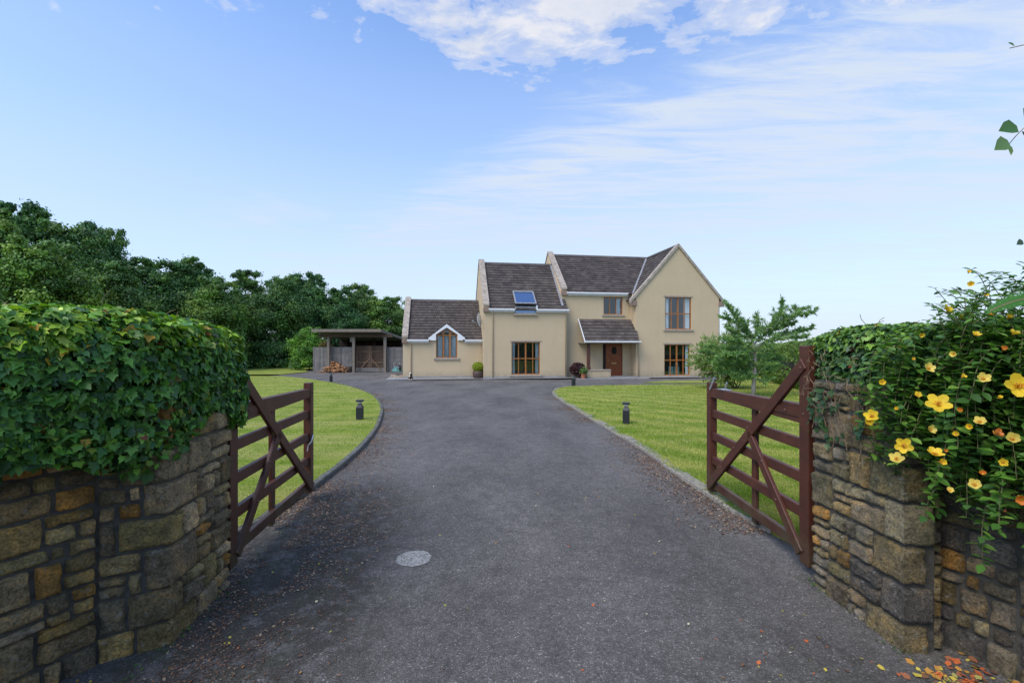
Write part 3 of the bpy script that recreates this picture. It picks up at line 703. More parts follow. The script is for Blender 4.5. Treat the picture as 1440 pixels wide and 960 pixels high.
# flue terminal
fu = hu(969, VG + 2.4); fz = zap - abs(fu - gcu) * sg
MB().lathe([(.10, -.2), (.10, .30), (.16, .31), (.16, .36), (.06, .42)], (fu, VG + 2.4, fz + .2), 12).build('flue', M['kneeler'], house)
# valley lead between main roof and gable roof
va0 = Vector((gcu - ((zap + .08) - (zne - ov * sn_ + .08)) / sg, VN - ov, zne - ov * sn_ + .16)); va1 = Vector((gcu, VN + (zap - zne) / sn_, zap + .16))
MB().bar(va0, va1, .13, .012, up=(-.5, -.5, 1)).build('flashing', M['lead'], house)
# -- gutters, downpipes
def gutter(u0, u1, v_, z_):
    mb = MB(); prof = [(v_ - .115, z_), (v_ - .12, z_ - .07), (v_ - .10, z_ - .10), (v_ - .03, z_ - .11), (v_, z_ - .06), (v_, z_)]
    mb.prism(prof, u0, u1, 'x'); mb.box(u0, u1, v_ + .002, v_ + .118, z_ - .19, z_ - .06)
    return mb.build('gutter', M['white'], house)
def downpipe(u, v_, z_, mat='wall'):
    MB().tube([(u, v_ - .12, z_), (u, v_ - .12, z_ - .12), (u, v_ - .05, z_ - .22), (u, v_ - .05, .05)], .032, 8).build('downpipe', M[mat], house, smooth=True)
sk = rect_px(724.3, 753.8, 441, 485.6, VM)
gutter(um0 + .30, sk[0] - .03, VM - .12, zme + .0); gutter(sk[1] + .03, um1 + .1, VM - .12, zme + .0)
gutter(ul0 + .26, g0[0] + .0, VL - .12, zle + .0); gutter(g1[0] - .0, ul1 - .01, VL - .12, zle + .0)
gutter(un0 + .30, gw0 - .25, VN - .12, zne + .0)
downpipe(hu(578, VL), VL, zle - .05); downpipe(hu(678.5, VL), VL, zle - .05, 'post'); downpipe(hu(692.8, VM), VM, zme - .05); downpipe(hu(795, VM), VM, zme - .05)
downpipe(hu(888.5, VN - .2), VN - .2, zne - .05); downpipe(hu(897.5, VG), VG, zne - 2.9); downpipe(gw1 + .06, VG + .12, gz1 - .3, 'white')
# -- roof window over a wall light
skb = H(739, 486, VM)
zs0 = H(739, 441, VM)[1] - .02; zsb = H(739, 486, VM)
zlo = EYE - (486 - 486) / F * HY - HZ
_, zpt = H(739, 432, VM - .1); _, zpb = H(739, 441.0, VM - .1)
u0, u1 = hu(724.5, VM - .1), hu(753.8, VM - .1)
mb = MB(); mb.box(u0, u1, VM - .11, VM - .001, zpb, zpb + .05); mb.box(u0, u0 + .05, VM - .11, VM - .001, zpb + .05, zme + .16); mb.box(u1 - .05, u1, VM - .11, VM - .001, zpb + .05, zme + .16); mb.box(u0 + .05, u1 - .05, VM - .11, VM - .001, zme + .06, zme + .16)
skl = mb.build('roof_window', M['lead'], house)
MB().add([(u0 + .05, VM - .05, zpb + .05), (u1 - .05, VM - .05, zpb + .05), (u1 - .05, VM - .05, zme + .08), (u0 + .05, VM - .05, zme + .08)], [(0, 1, 2, 3)]).build('pane', M['skyglass'], skl)
MB().box(u0 - .1, u1 + .1, VM - .14, VM - .003, zpb - .09, zpb - .003).build('sill', M['sill'], skl)
MB().box(u1 + .002, u1 + .10, VM - .16, VM - .0, zme - .12, zme + .24).build('gutter_end', M['white'], skl, bevel=.02)
a = Vector((0, -.08, zme + .18)); up_ = Vector((0, 1, sm)).normalized(); nn_ = Vector((0, -sm, 1)).normalized()
ln = 1.35
def SP(u, s_, h_): return Vector((u, 0, 0)) + a + up_ * s_ + nn_ * h_
tilt = .12
mb = MB()
def sbox(ua, ub, s0, s1, h0, h1):
    pts_ = [SP(u, s_, h_ + tilt * (1 - s_ / ln)) for h_ in (h0, h1) for u, s_ in ((ua, s0), (ub, s0), (ub, s1), (ua, s1))]
    mb.add(pts_, [(3, 2, 1, 0), (4, 5, 6, 7), (0, 1, 5, 4), (1, 2, 6, 5), (2, 3, 7, 6), (3, 0, 4, 7)])
us0, us1 = u0 - .02, u1 + .02
sbox(us0, us1, 0, .08, .02, .10); sbox(us0, us1, ln - .12, ln, .02, .10); sbox(us0, us0 + .08, .08, ln - .12, .02, .10); sbox(us1 - .08, us1, .08, ln - .12, .02, .10)
mb.build('sash', M['lead'], skl)
MB().add([SP(us0 + .08, .08, .07 + tilt), SP(us1 - .08, .08, .07 + tilt), SP(us1 - .08, ln - .12, .07), SP(us0 + .08, ln - .12, .07)], [(0, 1, 2, 3)]).build('pane', M['skyglass'], skl)
mb = MB(); pts_ = [SP(us0 + .03, 0, -.08), SP(us1 - .03, 0, -.08), SP(us1 - .03, ln, -.08), SP(us0 + .03, ln, -.08), SP(us0 + .03, 0, .02), SP(us1 - .03, 0, .02), SP(us1 - .03, ln, .02), SP(us0 + .03, ln, .02)]
mb.add(pts_, [(3, 2, 1, 0), (4, 5, 6, 7), (0, 1, 5, 4), (1, 2, 6, 5), (2, 3, 7, 6), (3, 0, 4, 7)]).build('upstand', M['dark'], skl)
# -- door and porch
du0, du1, dz0, dz1 = r_d; dsp = hu(853, VN); fvv = VN + .06
mb = MB(); mb.box(du0, du1, fvv, fvv + .06, dz1 - .06, dz1); mb.box(du0, du0 + .05, fvv, fvv + .06, dz0, dz1 - .06); mb.box(dsp - .03, dsp + .03, fvv, fvv + .06, dz0, dz1 - .06); mb.box(du1 - .05, du1, fvv, fvv + .06, dz0, dz1 - .06)
mb.box(du0, dsp - .03, fvv + .002, fvv + .05, dz0, dz0 + .12)
dr = mb.build('door_frame', M['door'], house)
MB().add([(du0 + .04, fvv + .03, dz0 + .1), (dsp, fvv + .03, dz0 + .1), (dsp, fvv + .03, dz1 - .05), (du0 + .04, fvv + .03, dz1 - .05)], [(0, 1, 2, 3)]).build('side_light', M['dark'], dr)
mb = MB(); mb.box(dsp + .03, du1 - .05, fvv + .02, fvv + .06, dz0, dz1 - .06)
dw0, dw1 = dsp + .03, du1 - .05; dwm = (dw0 + dw1) / 2; dh = dz1 - dz0
for (a_, c_, e_, f_) in ((.14, .44, .06, .36), (.56, .86, .06, .36), (.14, .44, .50, .62), (.56, .86, .50, .62)):
    ww = dw1 - dw0; mb.box(dw0 + ww * a_, dw0 + ww * c_, fvv + .008, fvv + .02, dz0 + dh * e_, dz0 + dh * f_)
dl_ = mb.build('door', M['door'], house, bevel=.006)
MB().box(dwm - .16, dwm + .16, fvv + .010, fvv + .018, dz0 + .82 * 1, dz0 + .88).build('letter_plate', M['brass'], dl_)
MB().prism([(dwm - .14, dz0 + dh * .68), (dwm + .14, dz0 + dh * .68), (dwm + .17, dz0 + dh * .80), (dwm + .10, dz0 + dh * .88), (dwm, dz0 + dh * .90), (dwm - .10, dz0 + dh * .88), (dwm - .17, dz0 + dh * .80)], fvv + .006, fvv + .02, 'y').build('door_light', M['dark'], dl_)
MB().lathe([(.03, 0), (.03, .05), (.012, .06)], (0, 0, 0), 10).build('handle', M['brass'], dl_, loc=(dw0 + .08, fvv - .02, dz0 + 1.02))
vp = VN - 1.42; pu0, pu1 = hu(823, vp), hu(898.5, vp)
zpe = H(860, 480, vp)[1]; zpr = H(850, 449, VN)[1]
tiles('roof', (pu0, vp, zpe), (pu1, vp, zpe), (hu(887, VN) + .28, VN, zpr), (hu(813.5, VN), VN, zpr), course=.30, name_part='porch_roof')
MB().prism([(vp, zpe - .05), (vp, zpe + .005), (VN, zpr + .01), (VN, zpr - .10)], hu(818, vp), hu(818, vp) + .05, 'x')
prl = MB(); prl.add([(pu0 - .03, vp, zpe - .09), (pu0 - .03, vp, zpe + .03), (hu(813.5, VN) - .03, VN - .01, zpr + .04), (hu(813.5, VN) - .03, VN - .01, zpr - .10), (pu0 + .01, vp, zpe - .09), (pu0 + .01, vp, zpe + .03), (hu(813.5, VN) + .01, VN - .01, zpr + .04), (hu(813.5, VN) + .01, VN - .01, zpr - .10)],
        [(0, 1, 2, 3), (7, 6, 5, 4), (0, 1, 5, 4), (1, 2, 6, 5), (2, 3, 7, 6), (3, 0, 4, 7)]).build('barge_board', M['white'], house)
mb = MB(); mb.prism([(vp - .10, zpe + .03), (vp - .10, zpe - .05), (vp - .03, zpe - .08), (vp, zpe - .08), (vp, zpe + .03)], pu0 - .05, pu1 + .12, 'x'); mb.build('gutter', M['white'], house)
MB().box(pu0 + .02, pu1, vp + .05, VN - .001, zpe - .12, zpe - .05).build('porch_ceiling', M['post'], house)
pw0, pw1 = hu(825, vp + .12), hu(859, vp + .12)
zpw = H(840, 519.5, vp + .12)[1]
MB().box(pw0, pw1, vp + .14, vp + .36, 0, zpw - .07).build('porch_wall', M['wall'], house)
MB().box(pw0 - .03, pw1 + .02, vp + .10, vp + .40, zpw - .07, zpw).build('porch_wall_cap', M['sill'], house, bevel=.01)
ppu = hu(827.6, vp + .25)
mb = MB(); mb.box(ppu - .09, ppu + .09, vp + .16, vp + .34, zpw, zpe - .1); mb.box(ppu - .11, ppu + .11, vp + .14, vp + .36, zpw + .001, zpw + .16)
mb.build('porch_post', M['porchpost'], house, bevel=.02)
# plinth band
mb = MB(); mb.box(ul0 - .02, ul1 - .001, VL - .02, VL - .001, 0, .16); mb.box(um0 - .02, um1 + .02, VM - .02, VM - .001, 0, .16); mb.build('plinth', M['plinth'], house)
# satellite dish on the side of the taller section
su, sz = H(672, 450, .2)
dish = empty('satellite_dish', (HX + HC * su - HS * .2, HY + HS * su + HC * .2, HZ + sz), TH)
tag(dish, 'white satellite dish on a bracket above the low roof', 'satellite dish')
mb = MB(); mb.lathe([(.02, .0), (.18, .03), (.30, .10), (.305, .11), (.18, .05), (.01, .02)], n=20)
dd = mb.build('reflector', M['stainsteel'], dish, smooth=True); dd.rotation_euler = (R(84), 0, R(62)); dd.scale = (1, 1.35, 1)
MB().tube([(0, 0, 0), (.1, .05, -.02), (.32, .12, -.02)], .02, 6).build('bracket', M['metal'], dish)
MB().tube([(-.02, -.02, -.3), (-.28, -.14, -.08)], .012, 6).tube([(-.28, -.14, -.08), (-.34, -.17, -.04)], .03, 8).build('receiver_arm', M['metal'], dish)

# paved apron along the house
def HW(u, v_, z_=0): return Vector((HX + HC * u - HS * v_, HY + HS * u + HC * v_, HZ + z_))
pts = [HW(ul0 - .9, VL - 1.0), HW(um0 - .2, VL - 1.15), HW(um0 - .0, VM - .55), HW(um1 + .2, VM - .55), HW(um1 + .25, -1.15), HW(pw0 - .3, vp - .5), HW(gw0 + .3, vp - .55), HW(gw0 + .6, VG - .9), HW(gw1 + 1.2, VG - .9), HW(gw1 + 1.2, 3), HW(ul0 - .9, 3)]
sheet('paving', [(p.x, p.y) for p in pts], .05, M['paving'], skirt=.05)
MB().box(*(HW(pw0, 0).x, HW(gw0, 0).x, 0, 0.01, 0, 0.01)) 
mb = MB(); mb.box(pw0 + .1, gw0 - .01, vp + .1, VN + .08, 0.0, .085); mb.build('porch_floor', M['paving'], house)

# ------------------------------------------------------------------ boundary walls of rubble stone
STONES = [(.27, .205, .115), (.22, .175, .105), (.30, .215, .09), (.20, .165, .115), (.34, .27, .175), (.36, .20, .06), (.22, .185, .09), (.15, .13, .10), (.26, .22, .15), (.24, .185, .09), (.28, .235, .13)]
def split(r, out_, hm=.26, wm=.36):
    x0, x1, y0, y1 = r; w_, h_ = x1 - x0, y1 - y0
    big = w_ > wm or h_ > hm
    if not big and (random.random() < .5 or (w_ < .15 and h_ < .10) or h_ < .065):
        out_.append(r); return
    if not big and w_ < .13 and h_ < .13: out_.append(r); return
    ratio = random.uniform(.3, .7)
    if (w_ / 1.35 > h_ and not (h_ > hm and random.random() < .5)) or h_ < .10:
        if w_ < .11: out_.append(r); return
        m_ = x0 + w_ * ratio; split((x0, m_, y0, y1), out_, hm, wm); split((m_, x1, y0, y1), out_, hm, wm)
    else:
        m_ = y0 + h_ * ratio; split((x0, x1, y0, m_), out_, hm, wm); split((x0, x1, m_, y1), out_, hm, wm)
def stone(mb, p0, d, n, r, col, eL=None, eR=None):
    """pillow-faced stone on a wall face; p0 origin, d along, n outward; eL/eR: plan point of a shared corner edge"""
    x0, x1, z0, z1 = r; g_ = .004 + random.uniform(0, .003)
    if eL is None: x0 += g_
    if eR is None: x1 -= g_
    z0 += g_; z1 -= g_; w_, h_ = x1 - x0, z1 - z0
    nx, nz = max(5, int(w_ / .014)), max(5, int(h_ / .014)); dep = random.uniform(.020, .034) if (eL is None and eR is None) else .028
    tx, tz = random.uniform(-.008, .008), random.uniform(-.008, .008); seed = random.uniform(0, 90); vs = []
    for j in range(nz + 1):
        for i in range(nx + 1):
            a_, b_ = i / nx, j / nz; ds = 1e9
            if eL is None: ds = min(ds, a_ * w_)
            if eR is None: ds = min(ds, (1 - a_) * w_)
            dv = min(b_, 1 - b_) * h_; ds = min(ds, dv); q = min(1, ds / .013); prof = math.sqrt(max(0, 1 - (1 - q) ** 2))
            s_ = x0 + w_ * a_; z_ = z0 + h_ * b_
            nz_ = noise.noise(Vector((s_ * 11 + seed, z_ * 11, seed))) * .010 + noise.noise(Vector((s_ * 34, z_ * 34, seed))) * .007 + (noise.noise(Vector((s_ * 70, z_ * 70, seed))) * .004)
            ex_ = noise.noise(Vector((s_ * 16, z_ * 16 + seed, 1.3))) * .011; ez_ = noise.noise(Vector((s_ * 16 + seed, z_ * 16, 7.3))) * .011
            if (i == 0 and eL is None) or (i == nx and eR is None): pass
            h__ = -.008 + prof * (dep + .008 + nz_ + tx * (a_ - .5) + tz * (b_ - .5))
            if i == 0 and eL is not None: P3 = Vector((eL.x, eL.y, z_)) + Vector((0, 0, 0)) + Vector((n.x, n.y, 0)) * 0; P3 = Vector((p0.x, p0.y, 0)).lerp(Vector((eL.x, eL.y, 0)), prof if dv < .02 else 1); P3.z = z_ + ez_
            elif i == nx and eR is not None: P3 = Vector((p0.x + d.x * x1, p0.y + d.y * x1, 0)).lerp(Vector((eR.x, eR.y, 0)), prof if dv < .02 else 1); P3.z = z_ + ez_
            else: P3 = Vector((p0.x + d.x * (s_ + ex_) + n.x * h__, p0.y + d.y * (s_ + ex_) + n.y * h__, z_ + ez_))
            vs.append(P3)
    mb.add(vs, [(j * (nx + 1) + i, j * (nx + 1) + i + 1, (j + 1) * (nx + 1) + i + 1, (j + 1) * (nx + 1) + i) for j in range(nz) for i in range(nx)], col)
def stone_wall(path, corner, top, out_sign, name, label, back, seed, tone):
    """path: plan points along the visible face; corner: index of the quoined corner"""
    random.seed(seed); mb = MB(); path = [Vector(p) for p in path]; qz = [-.05]
    while qz[-1] < top: qz.append(qz[-1] + random.uniform(.13, .25))
    qz[-1] = top; cC = path[corner]; dd_ = .028
    fr = []
    for a_, b_ in zip(path[:-1], path[1:]):
        d = (b_ - a_).normalized(); n = Vector((d.y, -d.x)) * out_sign; fr.append((a_, d, n, (b_ - a_).length))
    n1, n2 = fr[corner - 1][2], fr[corner][2]; ce = cC + (n1 + n2) * (dd_ / (1 + n1.dot(n2)))
    for si, (a_, d, n, ln_) in enumerate(fr):
        x0, x1 = 0.0, ln_
        qc = []
        for k in range(len(qz) - 1):
            random.seed(seed * 31 + k); big = k % 2 == 0; col = random.choice(STONES); g = random.uniform(.75, 1.2); col = tuple(c_ * g for c_ in col)
            la, lb = (random.uniform(.20, .27), random.uniform(.11, .15)) if big else (random.uniform(.11, .16), random.uniform(.18, .25)); qc.append((la, lb, col))
        random.seed(seed * 77 + si)
        for k in range(len(qz) - 1):
            la, lb, col = qc[k]; la = min(la, fr[corner - 1][3] - .02); lb = min(lb, fr[corner][3])
            if si == corner - 1: stone(mb, a_, d, n, (ln_ - la, ln_, qz[k], qz[k + 1]), col, eR=ce)
            if si == corner:
                stone(mb, a_, d, n, (0, lb, qz[k], qz[k + 1]), col, eL=ce)
        rs = []
        if si == corner - 1:
            for k in range(len(qz) - 1): split((0, ln_ - min(qc[k][0], ln_ - .02), qz[k], qz[k + 1]), rs, .26, .27)
        elif si == corner:
            for k in range(len(qz) - 1):
                lb = min(qc[k][1], ln_)
                if ln_ - lb > .05: split((lb, ln_, qz[k], qz[k + 1]), rs, .20, .22)
        else:
            split((0, ln_, -.05, top - .0), rs, .20, .33)
        for r in rs:
            if r[1] - r[0] < .03 or r[3] - r[2] < .03: continue
            g = random.uniform(.65, 1.35); cc_ = random.choice(STONES); stone(mb, a_, d, n, r, tuple(c_ * g for c_ in cc_))
    o = empty(name, (path[0].x, path[0].y, 0)); tag(o, label, 'stone wall')
    mb.c = [(c_[0] * tone[0], c_[1] * tone[1], c_[2] * tone[2]) for c_ in mb.c]
    s_ = mb.build('stonework', M['stone'], o, smooth=True, fix=False); s_.location = (-path[0].x, -path[0].y, 0)
    poly = path + [Vector(p) for p in back]; n_ = len(poly); core = MB()
    top_ = [(p.x, p.y, top) for p in poly]; bot = [(p.x, p.y, -.1) for p in poly]
    tr_ = tessellate_polygon([[Vector((p.x, p.y, 0)) for p in poly]])
    core.add(top_, tr_); core.add(bot + top_, [(i, (i + 1) % n_, (i + 1) % n_ + n_, i + n_) for i in range(n_)])
    c_ = core.build('mortar_core', M['mortar'], o); c_.location = (-path[0].x, -path[0].y, 0)
    return o
LP = [(-2.10, 3.36), (-2.03, 2.68), (-2.30, 2.52), (-2.47, 2.16), (-3.9, -.75)]
stone_wall(LP, 1, 1.62, -1, 'stone_wall', 'stone gate pillar and wall smothered in ivy, left of the drive', [(-4.35, -.55), (-2.9, 2.4), (-2.8, 3.36)], 11, (1.45, 1.32, 1.12))
RP = [(2.235, 3.36), (2.262, 2.62), (2.42, 2.61), (2.53, 2.72), (2.65, 2.38), (3.95, -.9)]
stone_wall(RP, 1, 1.50, 1, 'stone_wall', 'stone gate pillar and wall under the yellow-flowered shrub, right of the drive', [(4.4, -.7), (3.1, 2.5), (2.95, 3.36)], 5, (1.0, 1.02, 1.12))

# ------------------------------------------------------------------ ivy
def ivy_mass(name, label, cl, hw, ztop, zbot, n, cols, seed, size=(.05, .085), bottom=None, topcols=None):
    global RNG
    RNG = np.random.default_rng(seed)
    cl = np.array(cl, float); seg = np.linalg.norm(np.diff(cl[:, :2], axis=0), axis=1); cum = np.concatenate([[0], np.cumsum(seg)]); Lc = cum[-1]
    def at(s_):
        x = np.interp(s_, cum, cl[:, 0]); y = np.interp(s_, cum, cl[:, 1]); e = .15
        dx = np.interp(s_ + e, cum, cl[:, 0]) - np.interp(s_ - e, cum, cl[:, 0]); dy = np.interp(s_ + e, cum, cl[:, 1]) - np.interp(s_ - e, cum, cl[:, 1])
        d = nrm(np.stack([dx, dy], 1)); return x, y, d
    root = empty(name, (cl[0][0], cl[0][1], 0)); tag(root, label, 'ivy')
    base = np.array([cl[0][0], cl[0][1], 0])
    def shell(s_, ph, sc):
        """ph 0..1 around the section: bottom front -> top -> bottom back"""
        x, y, d = at(s_); nn = np.stack([-d[:, 1], d[:, 0]], 1)      # points left of travel; flipped by sign of hw
        endr = np.clip(np.minimum(s_ / .16, 1), .0, 1); er = np.sqrt(np.clip(1 - (1 - endr) ** 2, 0, 1)) * .45 + .55
        tg = np.linspace(-0.33 * np.pi, 1.22 * np.pi, 300); gx = np.sign(np.cos(tg)) * np.abs(np.cos(tg)) ** .4 * abs(hw); gy = np.sign(np.sin(tg)) * np.abs(np.sin(tg)) ** .4 * .45
        al = np.concatenate([[0], np.cumsum(np.hypot(np.diff(gx), np.diff(gy)))]); th = np.interp(ph * al[-1], al, tg)   # even spacing round the section
        zc = (ztop(s_) + zbot(s_)) / 2; hh = (ztop(s_) - zbot(s_)) / 2
        cs, sn = np.cos(th), np.sin(th); pw = .40
        ox = np.sign(cs) * np.abs(cs) ** pw; oz = np.sign(sn) * np.abs(sn) ** pw
        lump = np.array([noise.noise(Vector((a_ * 2.6, b_ * 5, seed))) for a_, b_ in zip(s_, ph)]) * .09 + np.array([noise.noise(Vector((a_ * 7, b_ * 12, seed))) for a_, b_ in zip(s_, ph)]) * .04
        rad = sc + lump
        px_ = x + nn[:, 0] * hw * ox * rad * er; py_ = y + nn[:, 1] * hw * ox * rad * er; pz = zc + oz * hh * rad * (er * .3 + .7)
        No = np.stack([nn[:, 0] * np.sign(hw) * cs, nn[:, 1] * np.sign(hw) * cs, sn], 1)
        return np.stack([px_, py_, pz], 1), No, d
    # woody core
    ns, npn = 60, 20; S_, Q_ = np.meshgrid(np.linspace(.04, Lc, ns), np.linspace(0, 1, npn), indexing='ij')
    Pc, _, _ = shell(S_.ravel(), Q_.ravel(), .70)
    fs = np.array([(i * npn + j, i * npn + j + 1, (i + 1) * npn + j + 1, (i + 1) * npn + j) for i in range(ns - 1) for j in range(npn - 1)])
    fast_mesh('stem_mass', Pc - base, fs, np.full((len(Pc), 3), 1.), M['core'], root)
    s_ = np.where(RNG.random(n) < .78, RNG.uniform(-.02, 2.3, n), RNG.uniform(-.02, Lc, n)); ph = np.where(RNG.random(n) < .8, RNG.uniform(0, .62, n), RNG.random(n))
    sc = 1.04 - .32 * RNG.random(n) ** 1.6
    Pp, No, d = shell(s_, ph, sc)
    # ragged lower fringe
    fr = (ph < .12); Pp[fr, 2] -= RNG.uniform(0, .10, fr.sum()) * (1 + np.sin(s_[fr] * 9))
    Z = No + RNG.normal(0, .55, (n, 3)); Z[:, 2] += .3
    Y = np.stack([RNG.normal(0, .55, n), RNG.normal(0, .55, n), -np.ones(n)], 1) + No * .3
    sz = RNG.uniform(*size, n) * np.where(RNG.random(n) < .3, .6, 1); sz = sz[:, None] * np.stack([RNG.uniform(.8, 1.15, n), np.ones(n), RNG.uniform(-.6, 2.2, n)], 1)
    C = pick(cols, n, jit=.3)
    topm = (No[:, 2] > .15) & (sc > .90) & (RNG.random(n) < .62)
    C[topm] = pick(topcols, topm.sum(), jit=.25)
    lit = sc > .98; C[lit] = C[lit] * RNG.uniform(.9, 1.75, (lit.sum(), 1)) * np.array([1.15, 1.05, .85])  # highlights on the outer leaves put into their colour
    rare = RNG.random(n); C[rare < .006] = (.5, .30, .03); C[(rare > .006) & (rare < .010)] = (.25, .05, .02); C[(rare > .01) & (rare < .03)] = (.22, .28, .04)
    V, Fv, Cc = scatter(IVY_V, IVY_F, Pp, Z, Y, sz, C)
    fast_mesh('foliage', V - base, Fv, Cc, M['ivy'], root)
    # trailing stems
    mb = MB()
    for k in range(60):
        s0 = RNG.uniform(0, Lc); p0 = RNG.uniform(.0, .6); pts_ = []
        ss = s0 + np.cumsum(RNG.normal(0, .03, 9)); pp = np.clip(p0 + np.cumsum(RNG.normal(.0, .025, 9)), -.02, 1)
        q, _, _ = shell(np.clip(ss, 0, Lc), pp, np.full(9, 1.0)); MB().tube([Vector(x_) - Vector(base) for x_ in q], .0028, 4).build('stem', M['deadtwig'], root)
    for k in range(16):          # shoots standing off the top
        s0 = RNG.uniform(.2, Lc * .8); q, _, _ = shell(np.array([s0]), np.array([.5]), np.array([1.])); q = q[0] - base
        d_ = np.array([RNG.normal(0, .5), RNG.normal(0, .5), 1.]); l_ = RNG.uniform(.05, .13); MB().tube([q - .04 * d_, q + d_ * l_ * .6, q + d_ * l_ + np.array([.03, 0, -.01])], .002, 4).build('stem', M['deadtwig'], root)
    return root, shell, base
ICOL = [(0.051, 0.145, 0.026), (0.080, 0.203, 0.032), (0.036, 0.109, 0.029), (0.109, 0.246, 0.041), (0.051, 0.138, 0.043), (0.026, 0.072, 0.020)]
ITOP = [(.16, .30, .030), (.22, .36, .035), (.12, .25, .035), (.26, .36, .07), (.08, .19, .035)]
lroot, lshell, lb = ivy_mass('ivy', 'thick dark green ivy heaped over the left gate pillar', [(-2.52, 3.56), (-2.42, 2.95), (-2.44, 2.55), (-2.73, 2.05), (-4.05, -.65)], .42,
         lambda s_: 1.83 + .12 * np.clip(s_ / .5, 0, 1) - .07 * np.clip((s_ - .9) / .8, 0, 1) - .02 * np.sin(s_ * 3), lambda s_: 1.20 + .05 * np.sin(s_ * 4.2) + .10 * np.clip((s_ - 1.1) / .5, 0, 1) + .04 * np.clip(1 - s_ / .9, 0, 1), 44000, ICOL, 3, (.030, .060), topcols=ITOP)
ICR = [(.035, .09, .026), (.05, .12, .03), (.03, .07, .025), (.07, .13, .04), (.04, .10, .05)]
rroot, rshell, rb = ivy_mass('ivy', 'small-leaved ivy with dry brown stems on the right gate pillar', [(2.60, 3.60), (2.55, 2.95), (2.64, 2.55), (2.95, 2.05), (4.1, -.75)], -.29,
         lambda s_: 1.83 + .05 * np.clip(s_ / .6, 0, 1) + .02 * np.sin(s_ * 5), lambda s_: 1.30 + .05 * np.sin(s_ * 6), 26000, ICR, 8, (.026, .044), topcols=[(.09, .19, .035), (.12, .23, .04), (.06, .14, .04)])
# ivy trails and dead stems down the pillar face (parts of the right ivy)
RNG = np.random.default_rng(21); mb = MB(); lp, lz, ly, ls, lc = [], [], [], [], []
for k in range(16):
    y0 = RNG.uniform(2.7, 3.38); x0 = 2.235 + (3.36 - y0) * .036 - .03; z = 1.42; pts_ = []; zend = RNG.uniform(.85, 1.25) if y0 > 3.2 else RNG.uniform(.95, 1.3)
    yy = y0
    while z > zend: pts_.append((x0 - .006, yy, z)); yy += RNG.normal(0, .018); z -= .045
    if len(pts_) < 2: continue
    MB().tube([Vector(p) - Vector(rb) for p in pts_], .003, 4).build('stem', M['deadtwig'], rroot)
    for p in pts_:
        if RNG.random() < (.95 if y0 > 3.2 else .18):
            for _ in range(3):
                lp.append((p[0] - .012, p[1] + RNG.normal(0, .025), p[2] + RNG.normal(0, .02))); lz.append((-1, RNG.normal(-.3, .4), RNG.normal(.2, .3))); ly.append((0, RNG.normal(0, .5), -1)); ls.append(RNG.uniform(.025, .04)); lc.append(ICR[RNG.integers(5)])
for k in range(30):              # dry tangle under the leaves
    c_ = Vector((2.20, RNG.uniform(2.75, 3.4), RNG.uniform(1.33, 1.66))); pts_ = [c_]
    for j in range(5): pts_.append(pts_[-1] + Vector((RNG.normal(0, .008), RNG.normal(0, .035), RNG.normal(-.01, .03))))
    MB().tube([p - Vector(rb) for p in pts_], .0025, 4).build('stem', M['deadtwig'], rroot)
V, Fv, Cc = scatter(IVY_V, IVY_F, np.array(lp), np.array(lz), np.array(ly), np.array(ls), np.array(lc)); fast_mesh('foliage', V - rb, Fv, Cc, M['ivy'], rroot)

